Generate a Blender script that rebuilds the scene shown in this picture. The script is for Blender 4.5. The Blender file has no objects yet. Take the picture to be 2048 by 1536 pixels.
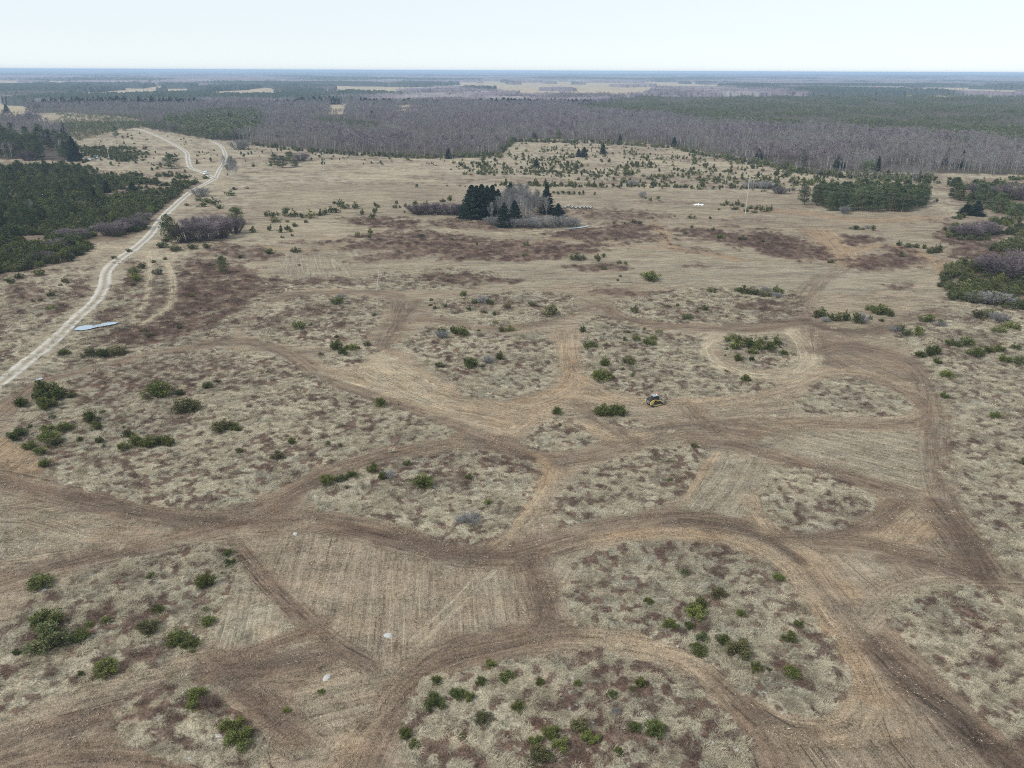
import bpy, math, random
import numpy as np
from mathutils import Matrix, Vector
R = math.radians
rng = np.random.default_rng(7)
random.seed(7)
sc = bpy.context.scene
col = sc.collection

# ------------------------------------------------------------------ camera, sky, sun, exposure
CAMH = 63.0
F = 1547.0                      # focal length in photo pixels (photo is 2048 wide)
PITCH = math.atan(626.5 / F)
ROLL = 0.0040
cf = np.array([0, math.cos(PITCH), -math.sin(PITCH)])
cu0 = np.array([0, math.sin(PITCH), math.cos(PITCH)])
cr0 = np.array([1.0, 0, 0])
cr = cr0 * math.cos(ROLL) + cu0 * math.sin(ROLL)
cu = cu0 * math.cos(ROLL) - cr0 * math.sin(ROLL)
cam = bpy.data.cameras.new('camera')
cam.sensor_width = 36.0
cam.lens = 36.0 * F / 2048.0
cam.clip_start = 0.5
cam.clip_end = 120000.0
camo = bpy.data.objects.new('camera', cam)
col.objects.link(camo)
camo.matrix_world = Matrix(((cr[0], cu[0], -cf[0], 0), (cr[1], cu[1], -cf[1], 0), (cr[2], cu[2], -cf[2], CAMH), (0, 0, 0, 1)))
sc.camera = camo

SUN_EL, SUN_AZ = 48.0, -120.0    # azimuth clockwise from +Y (camera direction)
world = bpy.data.worlds.new('World')
sc.world = world
world.use_nodes = True
wn = world.node_tree.nodes
wl = world.node_tree.links
sky = wn.new('ShaderNodeTexSky')
sky.sky_type = 'NISHITA'
sky.sun_disc = False
sky.sun_elevation = R(SUN_EL)
sky.sun_rotation = R(SUN_AZ)
sky.air_density = 0.8
sky.dust_density = 0.1
sky.ozone_density = 2.0
bg = wn['Background']
# thin even cloud: the sky texture is desaturated towards its own brightness
hsv = wn.new('ShaderNodeHueSaturation')
hsv.inputs['Saturation'].default_value = 0.42
wl.new(sky.outputs[0], hsv.inputs['Color'])
tint = wn.new('ShaderNodeMix'); tint.data_type = 'RGBA'; tint.blend_type = 'MULTIPLY'; tint.inputs['Factor'].default_value = 1.0
tint.inputs[7].default_value = (0.95, 1.0, 1.03, 1)
wl.new(hsv.outputs[0], tint.inputs[6])
# even high overcast over most of the sky
veil = wn.new('ShaderNodeMix'); veil.data_type = 'RGBA'; veil.inputs['Factor'].default_value = 0.8
veil.inputs[7].default_value = (3.10, 3.36, 3.48, 1)
wl.new(tint.outputs[2], veil.inputs[6]); wl.new(veil.outputs[2], bg.inputs['Color'])
bg.inputs['Strength'].default_value = 0.12
sun = bpy.data.lights.new('sun', 'SUN')
sun.energy = 1.6
sun.angle = R(10)
sun.color = (1.0, 0.97, 0.92)
suno = bpy.data.objects.new('sun', sun)
col.objects.link(suno)
sd = Vector((math.sin(R(SUN_AZ)) * math.cos(R(SUN_EL)), math.cos(R(SUN_AZ)) * math.cos(R(SUN_EL)), math.sin(R(SUN_EL))))
suno.rotation_euler = (-sd).to_track_quat('-Z', 'Y').to_euler()
vs = sc.view_settings
vs.view_transform = 'Standard'
vs.look = 'None'
vs.gamma = 1.0
vs.exposure = 0.98
sc.cycles.volume_bounces = 1
sc.cycles.max_bounces = 5
sc.cycles.filter_width = 1.0
sc.cycles.use_denoising = False
sc.cycles.diffuse_bounces = 3

# ------------------------------------------------------------------ photo pixel <-> ground
def ray(px, py):
    dx = (np.asarray(px, float) - 1024) / F
    dy = (768 - np.asarray(py, float)) / F
    return cf[None, :] + dx.reshape(-1, 1) * cr + dy.reshape(-1, 1) * cu
def G(px, py):
    """photo pixel -> ground point (x, y), and depth along the view"""
    d = ray(px, py)
    t = CAMH / np.maximum(-d[:, 2], 1e-4)
    return d[:, 0] * t, d[:, 1] * t, t
def G1(px, py):
    x, y, t = G([px], [py])
    return float(x[0]), float(y[0]), float(t[0])
def toPix(X, Y):
    zf = Y * cf[1] - CAMH * cf[2]
    zf = np.where(zf < 1, 1, zf)
    zr = X * cr[0] + Y * cr[1] - CAMH * cr[2]
    zu = X * cu[0] + Y * cu[1] - CAMH * cu[2]
    return 1024 + F * zr / zf, 768 - F * zu / zf

# ------------------------------------------------------------------ noise
def _h(ix, iy, s):
    n = (ix.astype(np.int64) * 374761393 + iy.astype(np.int64) * 668265263 + s * 1442695041) & 0xffffffff
    n = ((n ^ (n >> 13)) * 1274126177) & 0xffffffff
    n = (n ^ (n >> 16)) & 0xffff
    return n / 65535.0
def vn(x, y, s=0):
    ix = np.floor(x); iy = np.floor(y)
    fx = x - ix; fy = y - iy
    fx = fx * fx * (3 - 2 * fx); fy = fy * fy * (3 - 2 * fy)
    a = _h(ix, iy, s); b = _h(ix + 1, iy, s); c = _h(ix, iy + 1, s); d = _h(ix + 1, iy + 1, s)
    return (a * (1 - fx) + b * fx) * (1 - fy) + (c * (1 - fx) + d * fx) * fy
def fbm(x, y, s=0, o=3):
    v = 0; a = 0.5; t = 0
    for k in range(o):
        v = v + a * vn(x * 2 ** k + 17.3 * k, y * 2 ** k - 9.1 * k, s + k); t += a; a *= 0.5
    return v / t
def ss(a, b, x):
    t = np.clip((x - a) / (b - a), 0, 1)
    return t * t * (3 - 2 * t)
def inpoly(px, py, P):
    P = np.asarray(P, float)
    r = np.zeros(px.shape, bool)
    x0, y0 = P.min(0); x1, y1 = P.max(0)
    m = np.where((px >= x0) & (px <= x1) & (py >= y0) & (py <= y1))[0]
    if len(m) == 0:
        return r
    qx = px[m]; qy = py[m]; q = np.zeros(len(m), bool)
    n = len(P)
    for i in range(n):
        xa, ya = P[i]; xb, yb = P[(i + 1) % n]
        if ya == yb: continue
        q ^= ((ya > qy) != (yb > qy)) & (qx < (xb - xa) * (qy - ya) / (yb - ya) + xa)
    r[m] = q
    return r
def spline(pts, step=4.0):
    """photo-pixel control points -> smooth ground polyline"""
    x, y, _ = G([p[0] for p in pts], [p[1] for p in pts])
    P = np.stack([x, y], 1)
    if len(P) == 2:
        n = max(2, int(np.hypot(*(P[1] - P[0])) / step))
        return np.linspace(P[0], P[1], n)
    Q = np.vstack([2 * P[0] - P[1], P, 2 * P[-1] - P[-2]])
    out = []
    for i in range(1, len(Q) - 2):
        n = max(2, int(np.hypot(*(Q[i + 1] - Q[i])) / step))
        for k in range(n):
            t = k / n
            out.append(0.5 * ((2 * Q[i]) + (-Q[i - 1] + Q[i + 1]) * t + (2 * Q[i - 1] - 5 * Q[i] + 4 * Q[i + 1] - Q[i + 2]) * t * t + (-Q[i - 1] + 3 * Q[i] - 3 * Q[i + 1] + Q[i + 2]) * t ** 3))
    out.append(Q[-2])
    return np.array(out)

# ------------------------------------------------------------------ the lie of the land, traced
HULL = [(-400, 1000), (-60, 850), (0, 805), (70, 765), (150, 740), (300, 703), (455, 676), (500, 640), (540, 600), (470, 560), (520, 510), (560, 490), (500, 455), (500, 400), (560, 368), (800, 370), (1100, 374),
        (1500, 386), (1600, 384), (1620, 424), (1800, 424), (1900, 420), (1890, 480), (1915, 550), (1880, 610), (1800, 640), (1790, 670), (1835, 715), (1850, 740), (1880, 850), (1885, 960), (1925, 1030), (1985, 1110), (2030, 1165),
        (2090, 1180), (2100, 1215), (2000, 1190), (1900, 1180), (1800, 1200), (1820, 1270), (1900, 1360), (2000, 1460), (2100, 1560), (2300, 1900), (-400, 1900)]
ISL = {
 'a': [(20, 860), (60, 800), (110, 765), (180, 745), (300, 712), (430, 695), (560, 712), (610, 745), (680, 778), (740, 800), (830, 832), (915, 862), (880, 882), (760, 893), (660, 925), (590, 962), (500, 1005), (400, 1022), (300, 1012), (200, 985), (120, 965), (90, 940), (75, 905), (30, 885)],
 'b': [(632, 716), (690, 690), (742, 680), (750, 700), (730, 725), (690, 735), (650, 729)],
 'c': [(790, 690), (850, 655), (900, 650), (1000, 668), (1088, 668), (1112, 700), (1118, 745), (1085, 782), (1000, 797), (930, 788), (890, 755), (830, 715)],
 'd': [(1160, 652), (1200, 628), (1230, 640), (1330, 668), (1402, 672), (1395, 700), (1430, 738), (1500, 756), (1558, 760), (1520, 782), (1400, 795), (1300, 793), (1215, 778), (1168, 745)],
 'e': [(1445, 675), (1470, 668), (1530, 668), (1570, 680), (1592, 705), (1575, 735), (1515, 738), (1462, 720), (1445, 698)],
 'f': [(1042, 882), (1088, 842), (1125, 825), (1165, 850), (1197, 876), (1160, 897), (1090, 906), (1052, 899)],
 'g': [(1190, 832), (1245, 832), (1295, 852), (1260, 857), (1215, 850)],
 'h': [(610, 990), (660, 955), (740, 930), (850, 912), (960, 902), (1050, 912), (1085, 938), (1078, 972), (1045, 1015), (1010, 1062), (955, 1090), (880, 1078), (820, 1055), (760, 1035), (690, 1022), (630, 1020)],
 'i': [(1098, 1045), (1108, 1005), (1150, 950), (1240, 912), (1330, 893), (1400, 888), (1412, 910), (1392, 955), (1368, 990), (1290, 1018), (1200, 1037), (1130, 1055)],
 'j': [(1512, 990), (1548, 932), (1600, 935), (1680, 955), (1742, 985), (1755, 1018), (1700, 1050), (1630, 1066), (1570, 1063), (1535, 1030)],
 'k': [(1590, 800), (1640, 760), (1700, 757), (1770, 775), (1820, 800), (1835, 818), (1780, 828), (1680, 832), (1605, 822)],
 'l': [(1125, 1190), (1150, 1120), (1240, 1085), (1340, 1078), (1450, 1092), (1540, 1130), (1590, 1180), (1625, 1240), (1665, 1290), (1692, 1350), (1690, 1395), (1640, 1430), (1560, 1422), (1490, 1390), (1440, 1340), (1370, 1295), (1290, 1268), (1180, 1250), (1130, 1222)],
 'm': [(1785, 1200), (1850, 1178), (1950, 1168), (2090, 1195), (2300, 1250), (2400, 1700), (2090, 1530), (1990, 1448), (1900, 1375), (1830, 1305), (1780, 1240)],
 'n': [(795, 1450), (810, 1400), (850, 1365), (930, 1335), (1080, 1310), (1200, 1300), (1300, 1322), (1380, 1358), (1440, 1410), (1480, 1460), (1530, 1560), (1560, 1700), (850, 1700), (815, 1540)],
 'o': [(20, 1250), (60, 1185), (120, 1160), (250, 1125), (400, 1090), (460, 1100), (480, 1140), (440, 1200), (430, 1260), (400, 1295), (300, 1335), (200, 1370), (100, 1400), (0, 1440), (-300, 1560), (-300, 1380)],
 'p': [(200, 1440), (260, 1395), (380, 1360), (425, 1370), (460, 1420), (520, 1470), (545, 1560), (560, 1700), (480, 1700), (390, 1530), (300, 1500), (230, 1480)],
 'q': [(490, 645), (540, 607), (620, 592), (720, 592), (778, 602), (758, 650), (720, 682), (650, 692), (560, 690), (500, 672)],
 'r': [(845, 604), (950, 588), (1080, 582), (1150, 592), (1152, 625), (1080, 643), (970, 650), (880, 632)],
 's': [(1225, 605), (1350, 578), (1480, 575), (1580, 580), (1615, 605), (1600, 632), (1500, 645), (1350, 648), (1260, 632)],
 't': [(760, 545), (900, 535), (1010, 545), (950, 578), (800, 580), (600, 578), (540, 590), (500, 570), (580, 556), (680, 560)],
}
# tracks and passes of the mulcher: control points, half-width m, colour key, strength
TR = [
 ([(-60, 950), (20, 965), (150, 995), (350, 1036), (480, 1036), (570, 995), (660, 948), (780, 908), (900, 888), (1000, 888), (1060, 908), (1095, 935)], 3.0, 'd', .85),
 ([(1095, 935), (1085, 975), (1045, 1035), (985, 1090)], 2.0, 's', .7),
 ([(0, 830), (80, 768), (200, 738), (320, 708), (470, 682), (560, 702), (640, 752), (760, 802), (900, 852), (1000, 888)], 2.4, 'd', .75),
 ([(1000, 888), (1120, 918), (1230, 892), (1330, 862), (1450, 852), (1560, 870)], 2.6, 'd', .6),
 ([(1135, 668), (1135, 720), (1150, 765), (1110, 795), (1040, 812)], 3.0, 's', .9),
 ([(1440, 672), (1405, 695), (1430, 730), (1500, 752), (1570, 752), (1618, 728), (1612, 690), (1585, 662)], 2.6, 'p', .95),
 ([(1160, 760), (1250, 798), (1400, 802), (1520, 788), (1600, 762), (1650, 745), (1740, 750), (1830, 790), (1858, 830), (1770, 852), (1620, 848), (1500, 855)], 2.6, 's', .6),
 ([(1700, 755), (1780, 770), (1840, 805), (1850, 835), (1760, 852), (1600, 842), (1480, 845)], 1.6, 'd', .6),
 ([(770, 690), (795, 640), (800, 600), (762, 587), (620, 588), (545, 603), (495, 655)], 2.6, 'd', .75),
 ([(800, 642), (860, 637), (980, 657), (1090, 645), (1170, 615), (1215, 608)], 2.4, 'd', .7),
 ([(1190, 600), (1260, 642), (1400, 655), (1520, 655), (1620, 645), (1700, 668), (1790, 650), (1880, 622)], 3.0, 'd', .85),
 ([(1240, 610), (1190, 600), (1090, 575), (960, 583), (800, 600)], 2.5, 't', .8),
 ([(1630, 700), (1618, 640), (1610, 600), (1640, 560), (1685, 530), (1655, 490), (1600, 455)], 3.0, 'd', .55),
 ([(1640, 700), (1700, 690), (1800, 715), (1850, 760), (1872, 830), (1872, 900), (1890, 1000), (1950, 1085), (2010, 1165)], 2.6, 'd', .75),
 ([(1400, 882), (1480, 890), (1600, 928), (1740, 968), (1850, 1008), (1920, 1070), (1965, 1150)], 2.8, 'd', .75),
 ([(1432, 905), (1400, 955), (1372, 1000)], .9, 's', .8),
 ([(540, 1050), (640, 1045), (730, 1060), (830, 1085), (930, 1108), (1030, 1108), (1130, 1080), (1260, 1052), (1380, 1040), (1480, 1055), (1560, 1082), (1640, 1140), (1700, 1230), (1780, 1315), (1880, 1395), (1980, 1485), (2100, 1600)], 2.9, 'd', .9),
 ([(1200, 1086), (1330, 1064), (1440, 1074), (1530, 1108), (1600, 1170), (1650, 1240), (1700, 1310), (1730, 1380), (1700, 1450), (1620, 1460), (1540, 1440), (1440, 1370), (1370, 1315), (1250, 1285), (1130, 1275), (1000, 1295), (860, 1340), (800, 1410), (720, 1490), (640, 1560)], 1.9, 's', .75),
 ([(1440, 1370), (1480, 1420), (1530, 1480), (1570, 1560)], 2.2, 'd', .8),
 ([(1130, 1262), (1000, 1285), (880, 1320), (800, 1400), (740, 1500), (700, 1600)], 2.4, 'd', .75),
 ([(1510, 1000), (1540, 1060), (1620, 1110), (1700, 1190)], 1.8, 's', .8),
 ([(1560, 1078), (1650, 1072), (1740, 1050), (1800, 1010)], 1.6, 'd', .8),
 ([(2020, 1165), (1900, 1165), (1800, 1185), (1730, 1250)], 1.8, 't', .9),
 ([(1960, 1150), (1850, 1120), (1740, 1090), (1650, 1085)], 2.4, 'd', .8),
 ([(470, 1085), (530, 1160), (600, 1230), (660, 1285), (740, 1330)], 1.4, 'd', .85),
 ([(420, 1340), (520, 1300), (600, 1270), (650, 1245)], 1.2, 'd', .9),
 ([(440, 1350), (520, 1345), (600, 1330), (660, 1310)], 2.0, 'd', .8),
 ([(430, 1330), (500, 1390), (550, 1440), (600, 1480)], 2.2, 'd', .85),
 ([(1060, 1110), (1075, 1180), (1095, 1240), (1040, 1285), (900, 1315)], 2.6, 'd', .75),
 ([(-100, 1530), (100, 1455), (300, 1400), (430, 1345)], 1.6, 'd', .75),
 ([(-100, 1600), (100, 1530), (300, 1530), (420, 1570)], 3.0, 'd', .8),
 ([(-60, 1190), (60, 1150), (200, 1110), (340, 1080), (470, 1045)], 2.6, 'd', .75),
 ([(-60, 1040), (60, 1040), (180, 1075), (300, 1070)], 2.0, 't', .7),
 ([(1080, 832), (1160, 850), (1230, 875), (1290, 868)], 2.0, 's', .8),
 ([(1150, 800), (1230, 860), (1270, 885)], 1.6, 'd', .6),
 ([(1380, 810), (1420, 850), (1500, 870)], 2.2, 'd', .6),
 ([(560, 500), (640, 505), (760, 530), (1000, 548), (1300, 545), (1500, 560)], 2.0, 't', .7),
 ([(520, 490), (600, 500), (700, 488), (620, 470)], 1.3, 'o', .7),
 ([(1310, 448), (1330, 470), (1330, 490), (1400, 505), (1480, 520)], 2.6, 'o', .8),
 ([(1500, 420), (1600, 425), (1720, 440), (1860, 436)], 5.5, 'o', .75),
 ([(1640, 462), (1680, 500), (1690, 525)], 6.0, 'o', .8),
 ([(1700, 500), (1780, 492), (1860, 515), (1900, 550)], 3.0, 'o', .8),
 ([(296, 498), (301, 540), (294, 590), (278, 628), (262, 648)], 1.0, 'p', .95),
 ([(328, 515), (344, 555), (344, 598), (328, 622), (285, 648)], 1.2, 'p', .95),
 ([(640, 745), (720, 770), (800, 790), (900, 820)], .8, 'p', .6),
 ([(1750, 1300), (1850, 1392), (1950, 1468), (2080, 1560)], 1.5, 'dk', .75), ([(1860, 1380), (1930, 1440), (1990, 1520)], 1.0, 'dk', .6),
 ([(1600, 640), (1650, 655), (1720, 662), (1790, 655)], 1.6, 'dk', .45), ([(1450, 648), (1560, 642), (1615, 640)], 1.4, 'dk', .4), ([(150, 1000), (260, 1022), (370, 1042), (470, 1048)], 1.6, 'dk', .5),
 ([(1880, 1010), (1930, 1080), (1970, 1150)], 1.6, 'dk', .5), ([(1760, 1120), (1860, 1130), (1960, 1158)], 1.0, 'dk', .45), ([(1330, 1048), (1450, 1052), (1540, 1080), (1600, 1120)], 1.0, 'dk', .5),
 ([(700, 1065), (820, 1088), (930, 1112), (1020, 1115)], 1.4, 'dk', .4), ([(450, 1345), (520, 1335), (600, 1318)], 1.3, 'dk', .45), ([(480, 1385), (540, 1420), (590, 1450)], 1.2, 'dk', .45), ([(1060, 1130), (1085, 1190), (1095, 1230)], 1.2, 'dk', .4),
 ([(640, 760), (760, 812), (880, 850), (980, 885)], .8, 'dk', .4), ([(100, 1490), (240, 1440), (360, 1390)], 1.0, 'dk', .35), ([(1480, 1400), (1540, 1440), (1620, 1470)], 1.0, 'dk', .4), ([(560, 1000), (660, 955), (780, 915)], 1.0, 'dk', .35),
 ([(1250, 862), (1330, 852), (1450, 845), (1560, 862)], .8, 'dk', .35), ([(800, 645), (830, 610), (835, 600)], 1.2, 'dk', .4), ([(1040, 800), (1120, 775), (1145, 720)], 1.0, 'o', .6), ([(1230, 1070), (1340, 1062), (1430, 1075)], 1.2, 'o', .6),
 ([(1620, 1230), (1700, 1310), (1740, 1390)], 1.3, 'o', .5), ([(1060, 905), (1090, 930), (1085, 970)], 1.2, 'o', .7),
 ([(560, 1090), (575, 1060), (620, 1045)], .8, 't', .6),
 ([(840, 1290), (930, 1200), (990, 1140)], .35, 'p', .6),
 ([(820, 1282), (905, 1200), (960, 1140)], .3, 'p', .6),
 ([(1000, 497), (1130, 478), (1260, 492), (1350, 500)], 1.6, 'o', .6),
 ([(700, 468), (850, 475), (950, 487), (1040, 477)], 1.5, 't', .8),
]
# dark wheel ruts
RUTS = [[(1752, 1310), (1800, 1362), (1855, 1405), (1895, 1438)], [(1872, 1388), (1905, 1410), (1935, 1432)], [(1830, 1385), (1890, 1430), (1925, 1465), (1945, 1500)], [(1925, 1440), (1960, 1490), (1990, 1530)],
        [(1740, 970), (1820, 1000), (1880, 1040)], [(1465, 1410), (1500, 1440), (1525, 1460)], [(1530, 1420), (1580, 1450), (1640, 1460)], [(90, 775), (130, 765), (180, 758)],
        [(480, 1110), (540, 1170), (610, 1240)], [(1420, 850), (1450, 855), (1480, 850)]]
# tinted or row-mulched areas: polygon, colour key, strength, line giving row direction, tussock left
AREA = [
 ([(640, 735), (700, 742), (745, 722), (760, 690), (800, 705), (850, 742), (925, 792), (1000, 802), (1080, 790), (1130, 765), (1180, 775), (1260, 798), (1290, 806), (1240, 812), (1150, 812), (1100, 828), (1045, 875), (1000, 885), (940, 850), (850, 820), (740, 782)], 's', .85, [(700, 760), (1000, 830)], 0),
 ([(700, 745), (760, 700), (830, 740), (900, 790), (880, 815), (780, 780)], 'p', .75, [(750, 740), (860, 790)], 0),
 ([(1000, 860), (1060, 830), (1120, 800), (1100, 830), (1040, 870)], 's', .7, [(1000, 870), (1060, 820)], 0),
 ([(1640, 665), (1760, 690), (1830, 730), (1850, 770), (1740, 752), (1640, 742), (1600, 750)], 'd', .65, [(1650, 670), (1830, 740)], 0),
 ([(1700, 1235), (1775, 1210), (1850, 1310), (1920, 1390), (2010, 1470), (2100, 1570), (1700, 1600), (1520, 1600), (1470, 1440), (1500, 1400), (1560, 1430), (1640, 1440), (1700, 1410), (1710, 1350)], 'd', .40, [(1720, 1260), (1960, 1500)], 0),
 ([(1850, 1000), (1900, 1020), (2010, 1150), (2030, 1175), (1900, 1170), (1790, 1190), (1740, 1120), (1870, 1080)], 'd', .45, [(1880, 1040), (1990, 1150)], 0),
 ([(505, 1080), (600, 1060), (760, 1070), (920, 1112), (1040, 1130), (1105, 1200), (1080, 1265), (880, 1305), (760, 1315), (640, 1260), (520, 1160)], 'm', .8, [(800, 1070), (786, 1300)], 0),
 ([(470, 1150), (520, 1170), (600, 1240), (640, 1262), (560, 1280), (430, 1310), (430, 1250)], 'g', .8, [(500, 1160), (470, 1290)], 0.1),
 ([(1405, 892), (1490, 900), (1540, 925), (1500, 985), (1480, 1040), (1380, 1035), (1365, 1000), (1395, 950)], 'g', .8, [(1500, 905), (1410, 1035)], 0.1),
 ([(1470, 872), (1600, 862), (1850, 862), (1878, 900), (1885, 1000), (1740, 958), (1600, 915)], 'g', .85, [(1490, 880), (1870, 985)], 0.1),
 ([(1750, 985), (1850, 1010), (1885, 1060), (1860, 1095), (1740, 1090), (1700, 1060), (1760, 1020)], 'o', .6, [(1700, 1090), (1800, 1000)], 0),
 ([(560, 500), (720, 502), (700, 560), (540, 560)], 'g', .7, [(630, 503), (640, 560)], 0),
 ([(950, 515), (1200, 525), (1690, 528), (1860, 555), (1720, 590), (1400, 572), (1150, 565), (980, 580)], 'g', .9, [(1000, 545), (1500, 560)], 0),
 ([(500, 400), (560, 372), (920, 376), (930, 400), (800, 402), (600, 412)], 't', .35, [(520, 395), (900, 390)], .2),
 ([(1500, 390), (1600, 385), (1610, 425), (1890, 425), (1890, 470), (1300, 462), (1200, 445), (1400, 420)], 't', .6, [(1300, 450), (1800, 440)], .1),
 ([(0, 870), (70, 910), (100, 950), (60, 965), (-200, 940), (-200, 860)], 'o', .8, [(0, 950), (60, 900)], 0),
 ([(190, 1060), (300, 1052), (300, 1070), (180, 1092)], 'o', .8, [(180, 1085), (290, 1058)], 0),
 ([(-200, 1010), (80, 1020), (160, 1060), (60, 1110), (-200, 1150)], 'g', .7, [(0, 1100), (60, 1020)], .2),
 ([(430, 1330), (640, 1285), (620, 1350), (560, 1440), (470, 1400)], 'd', .6, [(440, 1340), (620, 1320)], 0),
 ([(1690, 1370), (1790, 1400), (1830, 1480), (1700, 1500), (1560, 1480), (1640, 1440)], 's', .4, [(1740, 1380), (1780, 1480)], 0),
 ([(1110, 1060), (1200, 1050), (1280, 1040), (1200, 1075), (1130, 1180), (1100, 1170)], 'g', .5, [(1110, 1160), (1180, 1060)], 0),
 ([(1600, 1100), (1750, 1120), (1800, 1180), (1730, 1240), (1680, 1220)], 'm', .7, [(1620, 1110), (1740, 1230)], 0),
]
# dense heather: ellipses in the photo (cx, cy, rx, ry, tilt deg), strength
HE = [(440, 545, 80, 22, 6, .9), (400, 590, 110, 42, -8, 1), (330, 655, 130, 30, -14, 1), (480, 590, 70, 30, -20, .9), (225, 625, 40, 12, -20, 1), (165, 575, 16, 18, 20, .9), (300, 600, 16, 45, 8, .9), (262, 560, 14, 34, 15, .8), (232, 590, 24, 12, -30, .8), (240, 530, 16, 12, 0, .6),
      (50, 590, 40, 22, 0, .7), (120, 615, 26, 14, -20, .8), (95, 640, 18, 6, -10, .8), (0, 650, 20, 10, -20, .7), (0, 715, 18, 14, 0, .7), (470, 505, 90, 14, 4, .7),
      (290, 780, 120, 34, 6, .75), (190, 745, 60, 14, -10, .7), (170, 780, 40, 30, 0, .7), (480, 745, 110, 26, 8, .65), (330, 730, 70, 14, -6, .7), (120, 900, 50, 30, 0, .85), (560, 730, 60, 14, 10, .6), (330, 850, 70, 14, -6, .5), (640, 840, 120, 20, 10, .3), (200, 930, 60, 16, 0, .5),
      (770, 445, 80, 12, 2, .9), (850, 475, 120, 13, 3, .8), (870, 492, 180, 20, 1, 1), (780, 515, 90, 9, -2, .8), (980, 505, 130, 14, -4, .95), (1100, 505, 130, 14, -6, 1), (1200, 470, 120, 14, 2, 1), (1260, 455, 60, 10, 0, .9), (1050, 492, 80, 12, 0, .9), (950, 450, 120, 10, 3, .7),
      (640, 563, 110, 8, -2, .7), (920, 558, 110, 12, 2, .8), (620, 625, 60, 14, -6, .8), (560, 650, 60, 12, 0, .5), (700, 565, 60, 7, 0, .6),
      (1190, 535, 60, 8, 0, .8), (1440, 475, 95, 13, 6, 1), (1560, 492, 110, 22, 12, 1.1), (1620, 510, 60, 9, 10, 1), (1400, 465, 50, 8, 0, .9), (1720, 481, 42, 10, 2, 1.1), (1770, 523, 82, 16, 0, 1.1), (1800, 502, 40, 8, 8, .9), (1790, 575, 30, 7, 0, .8), (1390, 533, 30, 4, 0, .7), (1380, 500, 55, 6, 8, .6),
      (1560, 615, 90, 13, 4, .7), (1250, 585, 70, 9, 3, .6), (1390, 622, 90, 10, 0, .35), (1000, 610, 90, 16, 3, .4), (1230, 430, 120, 12, 2, .6), (1330, 405, 60, 5, 0, .4), (1100, 425, 60, 10, 0, .5), (620, 505, 30, 6, 0, .5), (600, 485, 40, 5, 0, .6),
      (1040, 940, 50, 22, 12, 1), (960, 925, 60, 16, 0, .6), (940, 765, 40, 16, 0, .35), (1345, 1100, 50, 22, 0, .8), (1440, 1130, 40, 18, 30, .5), (1230, 1355, 60, 26, -12, 1), (1340, 1345, 50, 18, 10, .9), (1280, 1380, 60, 16, 0, .9), (1090, 1345, 30, 26, 0, .6), (1040, 1330, 60, 14, 0, .3), (1130, 1430, 90, 40, 0, .8), (1190, 1490, 60, 50, 0, .8),
      (1440, 1490, 90, 36, 10, 1), (1350, 1500, 60, 40, 0, .5), (1060, 1500, 60, 40, 0, .8), (1560, 1345, 40, 20, 0, .8), (1490, 1350, 30, 20, 0, .7), (1430, 1250, 60, 24, 0, .4), (1840, 1300, 34, 16, 0, 1), (1860, 1325, 34, 12, 10, .9), (1970, 1255, 46, 18, 10, .9), (1980, 1320, 50, 18, 0, .7), (1930, 1390, 60, 24, 0, .5),
      (440, 1430, 60, 40, 10, 1), (380, 1410, 40, 26, 0, .7), (300, 1450, 60, 26, -20, .7), (480, 1490, 70, 40, 0, .8), (290, 1240, 50, 24, -20, .8), (210, 1170, 60, 18, 0, .8), (120, 1205, 50, 20, 0, .7), (100, 1330, 60, 24, 0, .4), (280, 1310, 50, 14, -20, .7), (70, 1395, 60, 20, 0, .5), (30, 1345, 40, 24, 0, .4), (130, 1275, 90, 40, 0, .4),
      (1960, 500, 100, 34, 20, .9), (2000, 540, 80, 30, 0, .8), (1990, 860, 110, 50, 0, .35), (1960, 1000, 80, 70, 0, .3), (1640, 1010, 100, 30, 0, .35), (1700, 795, 60, 16, 0, .25), (470, 855, 30, 8, 0, .5), (1330, 760, 60, 16, 20, .45), (1500, 770, 50, 8, 0, .5), (1250, 460, 60, 8, 0, .6), (1500, 442, 60, 6, 0, .4), (1900, 690, 60, 24, 0, .4), (2000, 400, 90, 30, 10, .5)]
FIELDS = [[(170, 176), (560, 179), (560, 186), (165, 189)], [(285, 162), (330, 162), (320, 176), (290, 176)], [(-100, 160), (150, 162), (150, 167), (-100, 165)], [(380, 171), (545, 173), (550, 182), (360, 180)],
          [(600, 171), (870, 174), (850, 184), (640, 182)], [(870, 163), (1100, 165), (1000, 172), (880, 170)], [(520, 161), (580, 162), (580, 168), (530, 168)], [(960, 162), (1310, 166), (1310, 176), (1260, 185), (1000, 184), (975, 174)],
          [(1290, 163), (1470, 166), (1440, 171), (1290, 170)], [(1780, 183), (1850, 175), (1960, 175), (2060, 182), (2000, 185)], [(1930, 173), (1980, 173), (1980, 178), (1930, 178)], [(-100, 205), (20, 207), (56, 214), (42, 228), (-100, 224)],
          [(1000, 172), (1290, 174), (1290, 185), (1000, 184)], [(660, 206), (695, 206), (692, 212), (660, 213)], [(810, 209), (870, 212), (790, 215)]]
GREENS = {  # scrub / pine areas inside the woods
 'bog': [(1130, 222), (1230, 200), (1290, 195), (1500, 193), (2400, 193), (2400, 318), (2048, 292), (1800, 280), (1600, 268), (1400, 249), (1290, 236)],
 'scrubA': [(112, 228), (270, 232), (400, 240), (345, 262), (270, 258), (235, 262), (170, 285), (110, 262)],
 'mix': [(330, 240), (440, 222), (525, 225), (530, 262), (470, 283), (420, 280), (340, 262)],
 'scrubB': [(600, 236), (680, 232), (800, 262), (700, 274), (640, 262)],
}
PINE1 = [(-500, 225), (0, 235), (70, 240), (130, 268), (162, 322), (0, 318), (-500, 325)]
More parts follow.
